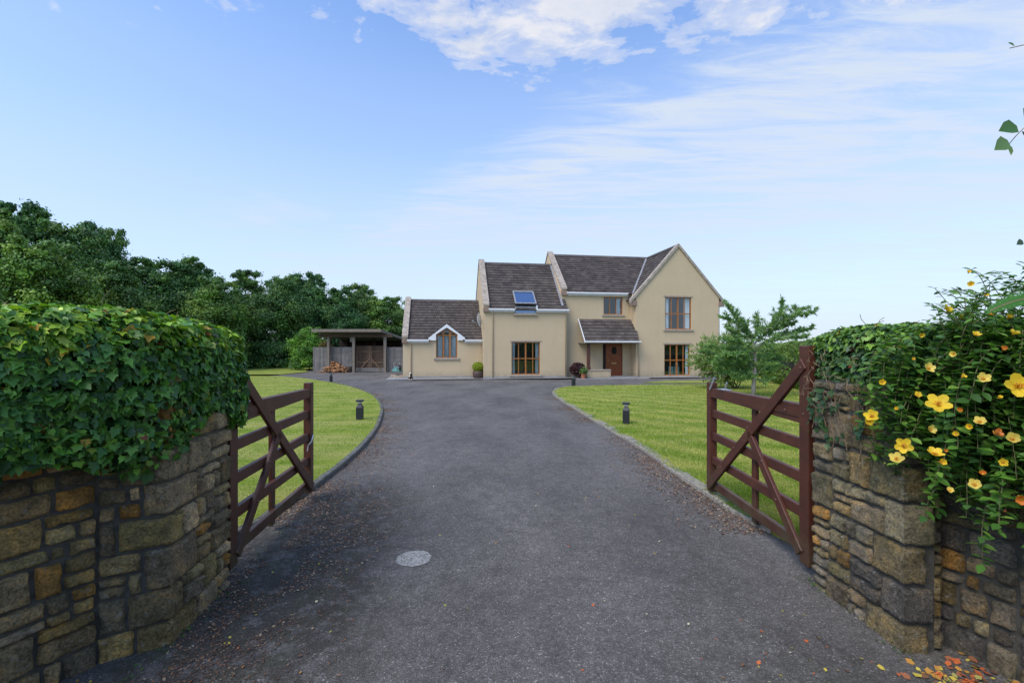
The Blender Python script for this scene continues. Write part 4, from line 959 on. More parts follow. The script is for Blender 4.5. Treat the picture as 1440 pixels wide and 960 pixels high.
# ------------------------------------------------------------------ gates
GL = 1.86
def make_gate(sign):
    """leaf in local coords: y along the leaf from the hinge, x = thickness (drive side = +sign), z up"""
    root = empty('wooden_gate')
    def part(mb, nm, bev=.006): return mb.build(nm, M['gate'], root, bevel=bev)
    s = sign
    part(MB().box(-.045, .045, 0, .115, .04, 1.72), 'hanging_stile')
    part(MB().box(-.04, .04, GL - .10, GL, .05, 1.30), 'closing_stile')
    # top rail tapers towards the far end
    mb = MB(); vs = []
    for y_, z0, z1 in ((.116, 1.115, 1.265), (GL - .101, 1.135, 1.235)):
        for x_ in (-.035, .035): vs += [(x_, y_, z0), (x_, y_, z1)]
    mb.add(vs, [(0, 1, 3, 2), (4, 6, 7, 5), (0, 4, 5, 1), (2, 3, 7, 6), (1, 5, 7, 3), (0, 2, 6, 4)]); part(mb, 'top_rail')
    for z_ in (.10, .375, .645, .905): part(MB().box(-.022, .022, .116, GL - .101, z_, z_ + .088), 'rail')
    part(MB().box(-.058 if s > 0 else .0235, -.0235 if s > 0 else .058, GL * .50 - .04, GL * .50 + .04, .02, 1.22), 'middle_stile')
    xo = s * .041
    part(MB().bar((xo, GL - .06, .11), (xo, .05, 1.585), .034, .095, up=(0, .6, 1)), 'brace')
    part(MB().bar((xo * 1.0, .10, .11), (xo * 1.0, GL * .48, .90), .034, .085, up=(0, -.8, 1)), 'brace')
    # strap hinge along the top rail, bolts
    st_ = MB(); xs = s * .0365
    st_.box(min(xs, xs + s * .008), max(xs, xs + s * .008), -.04, .62, 1.165, 1.225); st_.build('strap_hinge', M['gate'], root)
    MB().tube([(0, -.03, 1.14), (0, -.03, 1.25)], .014, 8).box(-.02, .02, -.10, -.031, 1.17, 1.22).build('hinge_pin', M['metal'], root)
    MB().tube([(0, -.02, .10), (0, -.02, .16)], .014, 8).box(-.02, .02, -.10, -.021, .11, .15).build('hinge_pin', M['metal'], root)
    for y_, z_ in ((.06, 1.195), (.30, 1.195), (.55, 1.195), (GL - .05, 1.18), (GL * .48, .94), (GL * .62, .69), (GL * .78, .42), (GL * .34, .69), (GL * .22, .42), (.06, .15), (GL - .05, .15), (.075, 1.55)):
        bolts = MB().lathe([(.011, 0), (.011, .004), (.005, .007)], (0, 0, 0), 8)
        for i in range(-24, 0):
            x_, yy, zz = bolts.v[i]; bolts.v[i] = ((s * (.058 if z_ < 1.1 or z_ > 1.4 else .0445)) + s * zz, y_ + x_, z_ + yy)
        bolts.build('bolt', M['boltm'], root)
    return root
gl = make_gate(1); gl.location = (-2.15, 3.40, .03); gl.rotation_euler = (0, 0, math.atan2(.18, 1.85))
tag(gl, 'dark brown five-bar wooden gate standing open against the ivy-heaped left pillar', 'gate', 'pair of open drive gates')
gr = make_gate(-1); gr.location = (2.285, 3.44, .03); gr.rotation_euler = (0, 0, -math.atan2(.02, 1.85))
tag(gr, 'red-brown five-bar wooden gate with a silver latch, open beside the right lawn', 'gate', 'pair of open drive gates')
mb = MB(); mb.bar((-.045, GL - .10, 1.22), (-.03, GL - .19, 1.36), .028, .008, up=(1, 0, 0)); mb.build('latch_arm', M['metal'], gr)
mb = MB(); mb.box(-.04, .04, GL - .46, GL - .30, 1.243, 1.25); mb.bar((-.02, GL - .43, 1.25), (-.02, GL - .47, 1.33), .03, .006, up=(1, 0, 0)); mb.build('latch_plate', M['metal'], gr)
MB().tube([(.05, GL - .2, .62), (.05, GL - .1, .64), (.05, GL - .05, .70)], .008, 6).tube([(.04, GL - .21, .55), (.05, GL - .2, .62)], .006, 6).build('bolt_handle', M['metal'], gl)

# ------------------------------------------------------------------ yellow-flowered shrub over the right wall
RNG = np.random.default_rng(5)
shrub = empty('flowering_shrub', (3.2, 1.9, 0)); sb_ = np.array([3.2, 1.9, 0])
tag(shrub, 'leafy shrub with yellow cup flowers spilling over the right wall', 'shrub')
sm_ = MB(); lp, lz, ly, ls, lc = [], [], [], [], []
HCOL = [(.08, .19, .028), (.11, .24, .034), (.055, .14, .025), (.16, .29, .045), (.08, .18, .05)]
def hstem(p, d, ln_, droop, step=.032, leaf=(.040, .066), lcols=HCOL, rad=.0018):
    pts_ = [p]; d = d.normalized(); n_ = int(ln_ / step)
    for k in range(n_):
        d = (d + Vector((RNG.normal(0, .07), RNG.normal(0, .07), -droop * (k / n_) + RNG.normal(0, .05)))).normalized(); pts_.append(pts_[-1] + d * step)
        if k < 2: continue
        side_ = d.cross(Vector((0, 0, 1))).normalized() if k % 2 else d.cross(d.cross(Vector((0, 0, 1)))).normalized()
        for sg_ in (-1, 1):
            q = pts_[-1]; lp.append(q); yd = side_ * sg_ + d * .55 + Vector((0, 0, -.1)); ly.append(yd)
            zz = Vector((0, 0, 1)) + Vector((RNG.normal(0, .4), RNG.normal(-.2, .4), 0)) - d * .2; lz.append(zz); ls.append(RNG.uniform(*leaf)); lc.append(lcols[RNG.integers(len(lcols))])
    sm_.tube([q - Vector(sb_) for q in pts_], rad, 4)
    return pts_[-1], d
tips = []
for k in range(1150):
    q = RNG.random(); src = Vector((2.40 + .75 * q + RNG.normal(0, .07), 2.66 - 1.25 * q + RNG.normal(0, .12), RNG.uniform(1.22, 1.80)))
    dr_ = Vector((-1.0 + RNG.normal(0, .45), -.8 + RNG.normal(0, .5), RNG.normal(.28, .5)))
    tips.append(hstem(src, dr_, RNG.uniform(.22, .66) * (.8 if q < .12 else 1), RNG.uniform(.25, .9)))
for k in range(60):      # taller sprays at the back right
    src = Vector((RNG.uniform(2.48, 3.0), RNG.uniform(2.2, 2.6), 1.68)); hstem(src, Vector((RNG.normal(-.15, .35), RNG.normal(0, .3), 1)), RNG.uniform(.28, .60), .75, leaf=(.03, .045))
for px_, py_, D_ in ((1330, 436, 2.28), (1350, 448, 2.33), (1395, 442, 2.23), (1418, 447, 2.23), (1365, 400, 2.52), (1362, 384, 2.52)):
    t3 = W(px_, py_, D_); s3 = t3 + Vector((.14, .06, -.42)); hstem(s3, t3 - s3, (t3 - s3).length, .02, leaf=(.03, .045))
for k in range(110):
    px_ = RNG.uniform(1325, 1470); t3 = W(px_, RNG.uniform(358 + max(0, 1375 - px_) * 1.2, 440), RNG.uniform(2.15, 2.6)); s3 = t3 + Vector((RNG.uniform(.05, .3), .1, -RNG.uniform(.25, .5)))
    hstem(s3, t3 - s3 + Vector((0, 0, .1)), (t3 - s3).length, .25, leaf=(.028, .042))
arr = lambda a_: np.array([tuple(x) for x in a_], float)
V, Fv, Cc = scatter(OVAL_V, OVAL_F, arr(lp), arr(lz), arr(ly), np.array(ls)[:, None] * np.array([1.5, 1, 1]), np.array(lc) * RNG.uniform(.7, 1.3, (len(lc), 1)))
fast_mesh('foliage', V - sb_, Fv, Cc, M['hyper'], shrub)
sm_.build('stem', M['greentwig'], shrub)
PET_V = [(0, 0, 0), (.16, .25, .06), (.30, .62, .14), (.20, .95, .12), (0, 1.05, .08), (-.22, .92, .15), (-.30, .60, .12), (-.15, .25, .06), (0, .55, .0)]
PET_F = [(8, i, i + 1) for i in range(0, 7)] + [(8, 7, 0)]
def flower(p, size, face, col, closed=0.0):
    face = face.normalized(); x = face.orthogonal().normalized(); y = face.cross(x); mb = MB(); r0 = RNG.uniform(0, 1.2)
    for k in range(5):
        a_ = r0 + k * 2 * math.pi / 5 + RNG.normal(0, .08); rd = x * math.cos(a_) + y * math.sin(a_); tn = face.cross(rd)
        lift = .25 + closed + RNG.normal(0, .08); dirp = (rd + face * lift).normalized(); up_ = (face - dirp * face.dot(dirp)).normalized(); g = RNG.uniform(.85, 1.1)
        mb.add([tn * v_[0] * size * 1.25 + dirp * v_[1] * size + up_ * v_[2] * size for v_ in PET_V], PET_F, tuple(c_ * g for c_ in col))
    for k in range(26):
        d_ = (face + Vector((RNG.normal(0, .45), RNG.normal(0, .45), RNG.normal(0, .45)))).normalized()
        mb.tube([Vector((0, 0, 0)), d_ * size * .42], [.0008, .0016], 3, (.75, .42, .04))
    o = mb.build('flower', M['petal'], shrub, fix=False); o.location = p - Vector(sb_); return o
YEL = (.85, .58, .035); ORG = (.72, .22, .03); PALE = (.86, .66, .14)
for px_, py_, D_, s_, c_, cl in [(1330, 436, 2.35, .034, YEL, .2), (1350, 448, 2.4, .026, YEL, .5), (1395, 442, 2.3, .022, ORG, .6), (1418, 447, 2.3, .022, YEL, .8), (1240, 537, 2.35, .022, YEL, .7), (1284, 505, 2.4, .015, YEL, 1.2),
        (1304, 518, 2.05, .028, PALE, .4), (1319, 569, 1.95, .048, YEL, .1), (1382, 533, 1.85, .028, PALE, .5), (1431, 545, 1.6, .050, YEL, .25), (1226, 586, 2.25, .036, YEL, .3), (1222, 592, 2.3, .028, YEL, .7),
        (1271, 627, 2.05, .038, YEL, .15), (1261, 646, 2.05, .034, PALE, .4), (1314, 640, 1.95, .036, YEL, .4), (1322, 650, 2.0, .024, YEL, .9), (1331, 634, 1.98, .014, ORG, 1.2), (1306, 604, 2.0, .026, PALE, .6), (1377, 594, 1.85, .026, PALE, .5),
        (1397, 609, 1.8, .028, ORG, .8), (1364, 600, 1.9, .02, YEL, 1.0), (1423, 618, 1.7, .030, PALE, .7), (1382, 667, 1.8, .018, ORG, 1.0), (1370, 682, 1.8, .028, PALE, .6), (1436, 700, 1.6, .026, ORG, .8), (1262, 575, 2.2, .016, YEL, 1.1),
        (1365, 400, 2.6, .024, YEL, .8), (1362, 384, 2.6, .018, YEL, 1.1), (1350, 575, 1.95, .016, ORG, 1.1), (1405, 560, 1.8, .014, YEL, 1.2),
        (1295, 470, 2.3, .018, YEL, .9), (1341, 498, 2.1, .020, PALE, .7), (1372, 472, 2.1, .022, YEL, .5), (1412, 492, 1.95, .018, ORG, .9), (1352, 530, 2.0, .018, YEL, .8), (1290, 556, 2.15, .020, YEL, .5), (1345, 610, 1.95, .018, YEL, .9), (1410, 650, 1.75, .020, YEL, .6), (1335, 690, 1.9, .018, PALE, .6), (1385, 415, 2.5, .018, YEL, .7), (1425, 470, 2.0, .024, YEL, .5)]:
    flower(W(px_, py_, D_ * .97), s_, Vector((RNG.normal(-.4, .6), -1, RNG.normal(.7, .5))), c_, cl)
nb = 0
for q, d_ in tips[::4]:
    if RNG.random() < .7:
        c_ = q - Vector(sb_); g = RNG.uniform(.005, .009); nb += 1
        if nb < 90: MB().lathe([(g * .3, -g), (g, -g * .2), (g * .8, g * .6), (g * .1, g * 1.5)], (0, 0, 0), 6, (.34, .36, .05) if RNG.random() < .6 else (.5, .12, .03)).build('flower_bud', M['litter'], shrub, loc=c_)

# fern in the corner of the wall
fern = empty('fern', (2.62, 2.1, 1.45)); tag(fern, 'green fern fronds arching out beside the yellow-flowered shrub', 'fern')
lp, lz, ly, ls, lc = [], [], [], [], []; mbs = MB(); FB = Vector((2.62, 2.1, 1.45))
for (a_, b_, c_) in (((2.62, 2.0, 1.72), (2.50, 2.02, 1.98), (2.22, 2.05, 1.83)), ((2.62, 2.0, 1.70), (2.60, 1.95, 2.02), (2.36, 1.9, 1.96)), ((2.66, 2.05, 1.7), (2.75, 2.0, 2.05), (2.60, 1.9, 2.10)), ((2.6, 2.0, 1.6), (2.48, 1.92, 1.80), (2.30, 1.86, 1.66)), ((2.66, 2.05, 1.7), (2.95, 2.0, 1.98), (3.1, 1.8, 1.75))):
    a_, b_, c_ = (Vector(q_) + Vector((-.30, -.22, .06)) for q_ in (a_, b_, c_)); pts_ = []
    for k in range(41):
        t_ = k / 40; pts_.append(a_ * (1 - t_) ** 2 + b_ * 2 * t_ * (1 - t_) + c_ * t_ ** 2)
    mbs.tube([p - FB for p in pts_], .003, 4)
    for k in range(4, 41):
        d = (pts_[min(k + 1, 40)] - pts_[k - 1]).normalized(); sd_ = d.cross(Vector((-.2, -.75, .65))).normalized(); nn_ = sd_.cross(d); t_ = k / 40
        for sg_ in (-1, 1):
            l_ = .085 * (1 - t_) ** .7 * min(1, t_ * 5) + .01
            for j in range(9):                   # pinnules
                q = pts_[k] + (sd_ * sg_ + d * .35).normalized() * l_ * j / 9
                for s2 in (-1, 1): lp.append(q); ly.append(d * s2 + sd_ * sg_ * .4); lz.append(nn_); ls.append(.016 * (1 - j / 11)); lc.append((.06 + .03 * RNG.random(), .20 + .05 * RNG.random(), .035))
V, Fv, Cc = scatter(OVAL_V, OVAL_F, arr(lp), arr(lz), arr(ly), np.array(ls) * 1.3, np.array(lc)); fast_mesh('frond', V - np.array(FB), Fv, Cc, M['hyper'], fern)
mbs.build('stem', M['twig'], fern)

# tree at the right, out of frame but for its hanging sprays
tr = empty('tree', (4.5, .5, 0)); tag(tr, 'tree reaching in from the right with a few pointed green leaves on hanging twigs', 'tree'); TB = Vector((4.5, .5, 0))
mb = MB(); mb.tube([Vector((0, 0, -.1)), Vector((.05, .05, 1.5)), Vector((-.1, .1, 3.0)), Vector((0, .1, 4.6))], [.13, .11, .08, .02], 10)
mb.build('trunk', M['bark'], tr, smooth=True)
lp, lz, ly, ls, lc = [], [], [], [], []; mb = MB()
for end, mid in (((1.83, 1.55, 2.42), (2.6, 1.2, 3.0)), ((1.86, 1.62, 3.02), (2.7, 1.2, 3.3)), ((2.14, 1.86, 2.22), (2.8, 1.5, 2.7))):
    st0 = Vector((4.42, .6, 2.6)); e_, m_ = Vector(end), Vector(mid); pts_ = [st0 * (1 - t_) ** 2 + m_ * 2 * t_ * (1 - t_) + e_ * t_ ** 2 for t_ in [k / 12 for k in range(13)]]
    mb.tube([p - TB for p in pts_], [.02 * (1 - k / 13) + .002 for k in range(13)], 5)
    for k in range(3, 11):
        for _ in range(2): lp.append(pts_[k]); ly.append(Vector((RNG.normal(-.3, .5), RNG.normal(0, .5), -.6))); lz.append(Vector((RNG.normal(0, .3), -1, .7))); ls.append(.055); lc.append((.05, .13, .02))
for px_, py_, dx, dy, s_, D_, cc_ in ((1443, 152, -.5, -.9, .075, 1.62, (.06, .16, .03)), (1430, 177, -.95, -.42, .105, 1.6, (.06, .16, .02)), (1417, 197, -.85, -.6, .098, 1.58, (.12, .22, .05)), (1416, 202, -.1, -1, .050, 1.6, (.17, .26, .06)), (1437, 184, .1, -1, .05, 1.66, (.02, .05, .012)), (1427, 65, -.6, .2, .028, 1.6, (.08, .16, .03)), (1438, 338, -1, -.6, .045, 1.7, (.05, .09, .03))):
    lp.append(W(px_, py_, D_)); ly.append(Vector((dx, .1, dy))); lz.append(Vector((.25, -1, .35))); ls.append(s_); lc.append(cc_)
mb.tube([W(1440, 180, 1.6) - TB, W(1428, 192, 1.6) - TB, W(1418, 204, 1.6) - TB], .0015, 4); mb.tube([W(1446, 62, 1.6) - TB, W(1420, 68, 1.6) - TB], .0015, 4)
mb.build('branch', M['twig'], tr)
nC = 1800; dv = rand_unit(nC); cp = np.array([4.9, .2, 4.6]) + dv * (RNG.random((nC, 1)) ** .4) * np.array([1.5, 1.3, 1.2])
V1 = scatter(OVAL_V, OVAL_F, cp, rand_unit(nC) + np.array([0, 0, .6]), rand_unit(nC) - np.array([0, 0, .4]), RNG.uniform(.06, .10, nC), pick([(.04, .11, .02), (.06, .15, .03)], nC))
lw_ = np.array([[s_ * 1.55, s_, s_] for s_ in ls])
V2 = scatter(OVAL_V, OVAL_F, arr(lp), arr(lz), arr(ly), lw_, np.array(lc)); V, Fv, Cc = merge([V1, V2])
fast_mesh('leaves', V - np.array(TB), Fv, Cc, M['hyper'], tr)

# ------------------------------------------------------------------ broadleaf trees of the far edge
def crown_data(h, rx, ry, zlow, nclump, per, leaf, cols, seed):
    rg = np.random.default_rng(seed); cs = []; cr = []
    while len(cs) < nclump:
        d = nrm(rg.normal(size=(1, 3)))[0]; r_ = rg.random() ** .35
        p = np.array([d[0] * rx * r_, d[1] * ry * r_, zlow + (h - zlow) * (.5 + .5 * d[2] * r_)])
        prof = 1.0 if p[2] < zlow + (h - zlow) * .55 else 1.0 - .35 * ((p[2] - zlow) / (h - zlow) - .55) / .45
        p[:2] *= prof; cs.append(p); cr.append(rg.uniform(.45, 1.0) * rx * .30)
    for k in range(int(nclump * .18)):     # feathery tips breaking the outline
        a_ = rg.uniform(0, 2 * np.pi); rr = rg.uniform(0, .6); cs.append(np.array([np.cos(a_) * rx * rr, np.sin(a_) * ry * rr, h * rg.uniform(.92, 1.08)])); cr.append(rg.uniform(.2, .42) * rx * .3)
    for k in range(int(nclump * .4)):     # skirt to the ground
        a_ = rg.uniform(0, 2 * np.pi); cs.append(np.array([np.cos(a_) * rx * .85, np.sin(a_) * ry * .85, rg.uniform(.3, zlow + .5)])); cr.append(rg.uniform(.5, .9) * rx * .3)
    P_, N_, C_ = [], [], []; cols = np.array(cols)
    for c_, r_ in zip(cs, cr):
        d = nrm(rg.normal(size=(per, 3))); rad = r_ * np.abs(rg.normal(.75, .42, (per, 1))); P_.append(c_ + d * rad * np.array([1.1, 1.1, .75])); N_.append(d + rg.normal(0, .5, (per, 3)) + np.array([0, 0, .35]))
        base_ = cols[rg.integers(len(cols))] * rg.uniform(.75, 1.3); C_.append(base_ * rg.uniform(.7, 1.35, (per, 1)))
    P_, N_, C_ = map(np.concatenate, (P_, N_, C_)); n = len(P_); P_[:, 2] = np.maximum(P_[:, 2], .05)
    return scatter(CARD_V, CARD_F, P_, N_, nrm(rg.normal(size=(n, 3))), rg.uniform(leaf[0], leaf[1], n), C_)
TCOL = [(0.072, 0.162, 0.041), (0.096, 0.198, 0.046), (0.050, 0.114, 0.036), (0.138, 0.234, 0.054), (0.084, 0.174, 0.060)]
def make_tree(name, label, cat, h, rx, ry, zlow, nclump, per, leaf, cols, seed, mat='tree', group=None, trunk_r=.16):
    root = empty(name); tag(root, label, cat, group)
    V, Fv, Cc = crown_data(h, rx, ry, zlow, nclump, per, leaf, cols, seed); fast_mesh('crown', V, Fv, Cc, M[mat], root)
    random.seed(seed); mb = MB(); mb.tube([(0, 0, -.2), (.05, 0, h * .3), (-.05, .05, h * .6), (0, 0, h * .88)], [trunk_r, trunk_r * .8, trunk_r * .5, .02], 8)
    for k in range(9):
        a_ = random.uniform(0, 6.28); z_ = h * random.uniform(.2, .6); e_ = (math.cos(a_) * rx * .75, math.sin(a_) * ry * .75, z_ + h * .22); mb.tube([(0, 0, z_), (e_[0] * .5, e_[1] * .5, z_ + h * .13), e_], [trunk_r * .45, trunk_r * .3, .015], 6)
    mb.build('trunk', M['bark'], root, smooth=True)
    return root
protos = [make_tree('broadleaf_tree', '', 'tree', 8.5, 3.1, 2.6, 2.2, 130, 300, (.09, .19), TCOL, 41),
          make_tree('broadleaf_tree', '', 'tree', 8.5, 2.7, 2.5, 1.8, 120, 300, (.09, .18), TCOL, 42),
          make_tree('broadleaf_tree', '', 'tree', 8.5, 3.4, 2.8, 2.0, 140, 290, (.09, .19), TCOL, 43)]
rowspec = [(-40, 294, 27, 1.0), (30, 292, 30, 1.0), (95, 322, 31, .95), (140, 318, 36, .8), (200, 366, 34, 1.0), (262, 368, 37, .95), (300, 392, 36, .8), (345, 382, 41, .9), (395, 392, 41, .8), (430, 386, 44, .9), (478, 408, 44, .8), (505, 402, 48, .75), (545, 418, 48, .85), (585, 425, 50, .9), (620, 440, 52, .8), (60, 340, 25, .8), (170, 372, 29, .8)]
TL = ['tallest dark tree at the far left edge, above the ivy', 'tall rounded dark tree at the left, second from the photo edge', 'dark tree whose shoulder drops towards the small feathery crown', 'tree with the loose feathery tip standing up left of the dip in the tree line', 'tree at the low dip of the tree line, above the ivy heap', 'bushy tree in the middle of the left tree line', 'low dark tree filling in below the tree line', 'pale-tipped tree above the open left gate', 'broad tree to the left of the timber carport', 'highest tree behind the small green bush by the carport', 'dark tree rising behind the carport roof', 'tree with a small peak behind the right half of the carport', 'tree between the carport and the low house wing', 'tree just showing left of the house roof end', 'tree hidden mostly behind the low wing of the house', 'low dark tree in front of the tallest tree, just over the ivy', 'dark tree filling the gap behind the ivy near the gate']
first = [True] * 3
for i, (px_, py_, D_, ws) in enumerate(rowspec):
    k = i % 3; o = protos[k] if first[k] else copy_tree(protos[k]); first[k] = False
    top_z = EYE - (py_ - 486) / F * D_; hgt = top_z - gz(D_)
    o.location = ((px_ - 720) / F * D_, D_, gz(D_)); o.scale = (ws, ws, hgt / 8.5 * .93); o.rotation_euler = (0, 0, (i * 2.4) % 6.28)
    tag(o, TL[i], 'tree', 'trees along the left boundary')
# unseen hedge added behind the camera to darken reflections in the lower windows
hb = empty('hedge', (0, -13, 0)); tag(hb, 'unseen tall hedge added behind the camera for dark reflections in the lower windows', 'hedge')
n = 9000; hp = np.stack([RNG.uniform(-26, 26, n), RNG.normal(0, .45, n), RNG.uniform(0, 3.6, n)], 1)
V, Fv, Cc = scatter(CARD_V, CARD_F, hp, rand_unit(n), rand_unit(n), RNG.uniform(.25, .45, n), pick(TCOL, n)); fast_mesh('foliage', V, Fv, Cc, M['tree'], hb)

# ------------------------------------------------------------------ right boundary hedge
hd = empty('hedge', (12, 18, 0)); tag(hd, 'clipped green hedge running back along the right side of the lawn', 'hedge')
hpts = np.array([(24., 37.), (17.2, 31.), (13.9, 23.), (12.3, 18.), (11.1, 12.), (10.0, 6.), (9.2, 3.4)]); seg = np.linalg.norm(np.diff(hpts, axis=0), axis=1); cum = np.concatenate([[0], np.cumsum(seg)])
n = 42000; s_ = RNG.uniform(0, cum[-1], n); X_ = np.interp(s_, cum, hpts[:, 0]); Y_ = np.interp(s_, cum, hpts[:, 1])
ph = RNG.uniform(-.35, 1.35, n) * np.pi; cs, sn = np.cos(ph), np.sin(ph); lump = np.array([noise.noise(Vector((a_ * .7, b_ * 1.2, 4))) for a_, b_ in zip(s_, ph)]) * .16
htop = np.interp(s_, [0, 17.5, 23, cum[-1]], [1.95, 2.0, 2.15, 2.2]); rx_ = .62 * (1 + lump); hz_ = htop / 2
pz = hz_ + np.sign(sn) * np.abs(sn) ** .5 * hz_ * (1 + lump * .7) - .18; px2 = X_ - np.sign(cs) * np.abs(cs) ** .5 * rx_
hp = np.stack([px2, Y_, pz], 1) + RNG.normal(0, .04, (n, 3)); Nn = np.stack([-cs, -.3 * np.ones(n), sn], 1) + RNG.normal(0, .5, (n, 3))
V, Fv, Cc = scatter(CARD_V, CARD_F, hp, Nn, rand_unit(n), RNG.uniform(.05, .11, n), pick([(.06, .13, .026), (.09, .18, .036), (.13, .22, .045), (.065, .11, .03)], n, jit=.3))
fast_mesh('foliage', V - np.array([12, 18, 0]), Fv, Cc, M['tree'], hd)
mb = MB(); vs = []
for (x_, y_) in hpts:
    for dx, z_ in ((-.42, -.3), (-.42, .8), (-.2, 1.05), (.2, 1.05), (.42, .8), (.42, -.3)): vs.append((x_ + dx - 12, y_ - 18, z_))
mb.add(vs, [(i * 6 + j, i * 6 + j + 1, (i + 1) * 6 + j + 1, (i + 1) * 6 + j) for i in range(6) for j in range(5)]).build('branches', M['core'], hd)

# ------------------------------------------------------------------ cedar and shrub on the right lawn
RNG = np.random.default_rng(77); DT = 16.4
cb = Vector(((1058.5 - 720) / F * DT, DT, gz(DT))); cedar = empty('cedar_tree', cb); tag(cedar, 'young cedar with grey trunk and wide upswept sparse branches on the right lawn', 'tree')
Z5 = lambda x, y, D=DT: W(960 + x / 5.333, 400 + y / 5.333, D)
mb = MB(); trunk = [Z5(528, 870), Z5(532, 760), Z5(541, 650), Z5(543, 560), Z5(530, 470), Z5(524, 400)]
mb.tube([p - cb for p in trunk], [.085, .075, .066, .06, .055, .045], 8)
lp, lz, ly, ls, lc = [], [], [], [], []
CC = [(0.176, 0.311, 0.081), (0.135, 0.270, 0.081), (0.243, 0.378, 0.101), (0.108, 0.216, 0.108)]
def tuft(p, d, n_=10, l_=.15):
    for _ in range(n_):
        y_ = d * RNG.uniform(.1, 1.2) + Vector(RNG.normal(0, .6, 3)) * Vector((1, 1, 0)).length * .7; y_.z = y_.z * .55 + .12; lp.append(p + Vector(RNG.normal(0, .02, 3))); ly.append(y_); lz.append(Vector(RNG.normal(0, 1, 3))); ls.append(RNG.uniform(.6, 1.2) * l_); lc.append(CC[RNG.integers(4)])
def cbranch(pts_, r0=.035, dens=1.25, sub=True, spread=.40):
    pts_ = [Vector(p) for p in pts_]; fine_ = []
    for a_, b_ in zip(pts_[:-1], pts_[1:]):
        m_ = max(2, int((b_ - a_).length / .06))
        for k in range(m_): fine_.append(a_.lerp(b_, k / m_) + Vector(RNG.normal(0, .006, 3)))
    fine_.append(pts_[-1]); N_ = len(fine_)
    mb.tube([p - cb for p in fine_], [r0 * (1 - .85 * k / N_) for k in range(N_)], 5)
    for k in range(int(N_ * .12), N_):
        d = (fine_[k] - fine_[max(k - 1, 0)]).normalized(); tuft(fine_[k], d, int(12 * dens))
        if sub and k % 2 == 0:
            t_ = k / N_; l_ = spread * (1.15 - t_) + .08; sd_ = Vector((RNG.normal(0, .5), RNG.normal(0, 1), RNG.normal(.25, .3))).normalized() + d * .6; sd_.normalize(); q = [fine_[k] + sd_ * l_ * j / 4 for j in range(5)]
            mb.tube([p - cb for p in q], .006, 4)
            for p in q[1:]: tuft(p, sd_, int(9 * dens), .13)
            tuft(q[-1], sd_, 5)
brs = [([(524, 400), (430, 320), (400, 240), (335, 148)], 0), ([(500, 345), (400, 290), (300, 245)], .5), ([(524, 400), (600, 350), (690, 280), (735, 200), (750, 125)], 0), ([(600, 350), (720, 290), (850, 225), (985, 212)], -.4), ([(720, 290), (830, 240), (880, 185), (905, 180)], -.1),
       ([(545, 470), (640, 430), (760, 400), (915, 398)], -.6), ([(600, 440), (720, 385), (830, 360), (965, 332)], .3), ([(530, 480), (440, 440), (340, 410)], -.4), ([(535, 520), (420, 500), (300, 470), (200, 470)], .2), ([(540, 380), (565, 320), (562, 255)], .1), ([(540, 420), (480, 330), (450, 270)], -.3),
       ([(543, 560), (440, 560), (350, 540), (260, 560)], -.5), ([(543, 600), (600, 590), (650, 600)], -.4), ([(540, 660), (600, 640), (650, 660)], .3), ([(538, 690), (600, 725), (650, 715)], -.2), ([(540, 640), (470, 640), (390, 620)], .5), ([(530, 450), (610, 380), (650, 350), (750, 320)], .4), ([(540, 500), (460, 480), (400, 520), (330, 520)], -.7),
       ([(541, 620), (450, 600), (330, 610), (240, 590)], -.3), ([(541, 680), (460, 680), (380, 660)], .3), ([(543, 560), (620, 540), (700, 545)], .5), ([(530, 480), (590, 500), (650, 490)], -.4), ([(535, 520), (440, 530), (350, 500), (240, 520), (150, 500)], .6), ([(524, 400), (470, 390), (390, 370), (330, 300)], .2), ([(690, 280), (760, 300), (830, 300)], .1)]
brs += [([(540, 600), (440, 590), (330, 600), (200, 560)], .8), ([(541, 640), (440, 650), (330, 660), (250, 640)], .2), ([(538, 700), (450, 700), (380, 700)], -.3), ([(543, 560), (640, 570), (740, 560)], .9), ([(543, 600), (640, 620), (720, 610)], .2)]
for pts5, dd_ in brs:
    n_ = len(pts5); cbranch([Z5(x, y, DT + dd_ * k / (n_ - 1)) for k, (x, y) in enumerate(pts5)])
mb.build('trunk', M['cedarbark'], cedar, smooth=True)
NV = [(-.05, 0, 0), (.05, 0, 0), (.03, .6, .01), (0, 1, 0), (-.04, .55, .01)]; NF = [(0, 1, 2), (0, 2, 4), (2, 3, 4)]
NV = [(v_[0] * 2.2, v_[1], v_[2]) for v_ in NV]
V, Fv, Cc = scatter(NV, NF, arr(lp), arr(lz), arr(ly), np.array(ls), np.array(lc)); fast_mesh('crown', V - np.array(cb), Fv, Cc, M['tree'], cedar)
DS = 20.0
shb = Vector(((1030 - 720) / F * DS, DS, gz(DS))); sh2 = empty('conifer_shrub', shb); tag(sh2, 'light green feathery shrub behind the young cedar near the house corner', 'shrub')
n = 13000; a1 = RNG.normal(0, 1, (n, 3)); a1 = nrm(a1) * (RNG.random((n, 1)) ** .45); cpt = a1 * np.array([1.4, .9, 1.05]) + np.array([-.15, 0, 1.35]); cpt[:, 2] = np.round(cpt[:, 2] / .26 + .6 * np.sin(cpt[:, 0] * 2.1)) * .26 - .156 * np.sin(cpt[:, 0] * 2.1) + RNG.normal(0, .035, n); cpt[:, 0] += (RNG.random(n) < .35) * -.45
lump = np.array([noise.noise(Vector(p * 2.2)) for p in cpt]); keep = lump > -.12; cpt = cpt[keep]; n = len(cpt)
V, Fv, Cc = scatter(NV, NF, cpt, rand_unit(n), a1[keep] + RNG.normal(0, .4, (n, 3)) + np.array([0, 0, .3]), RNG.uniform(.14, .24, n), pick([(.17, .28, .07), (.23, .33, .09), (.13, .23, .065), (.28, .31, .13)], n, jit=.3))
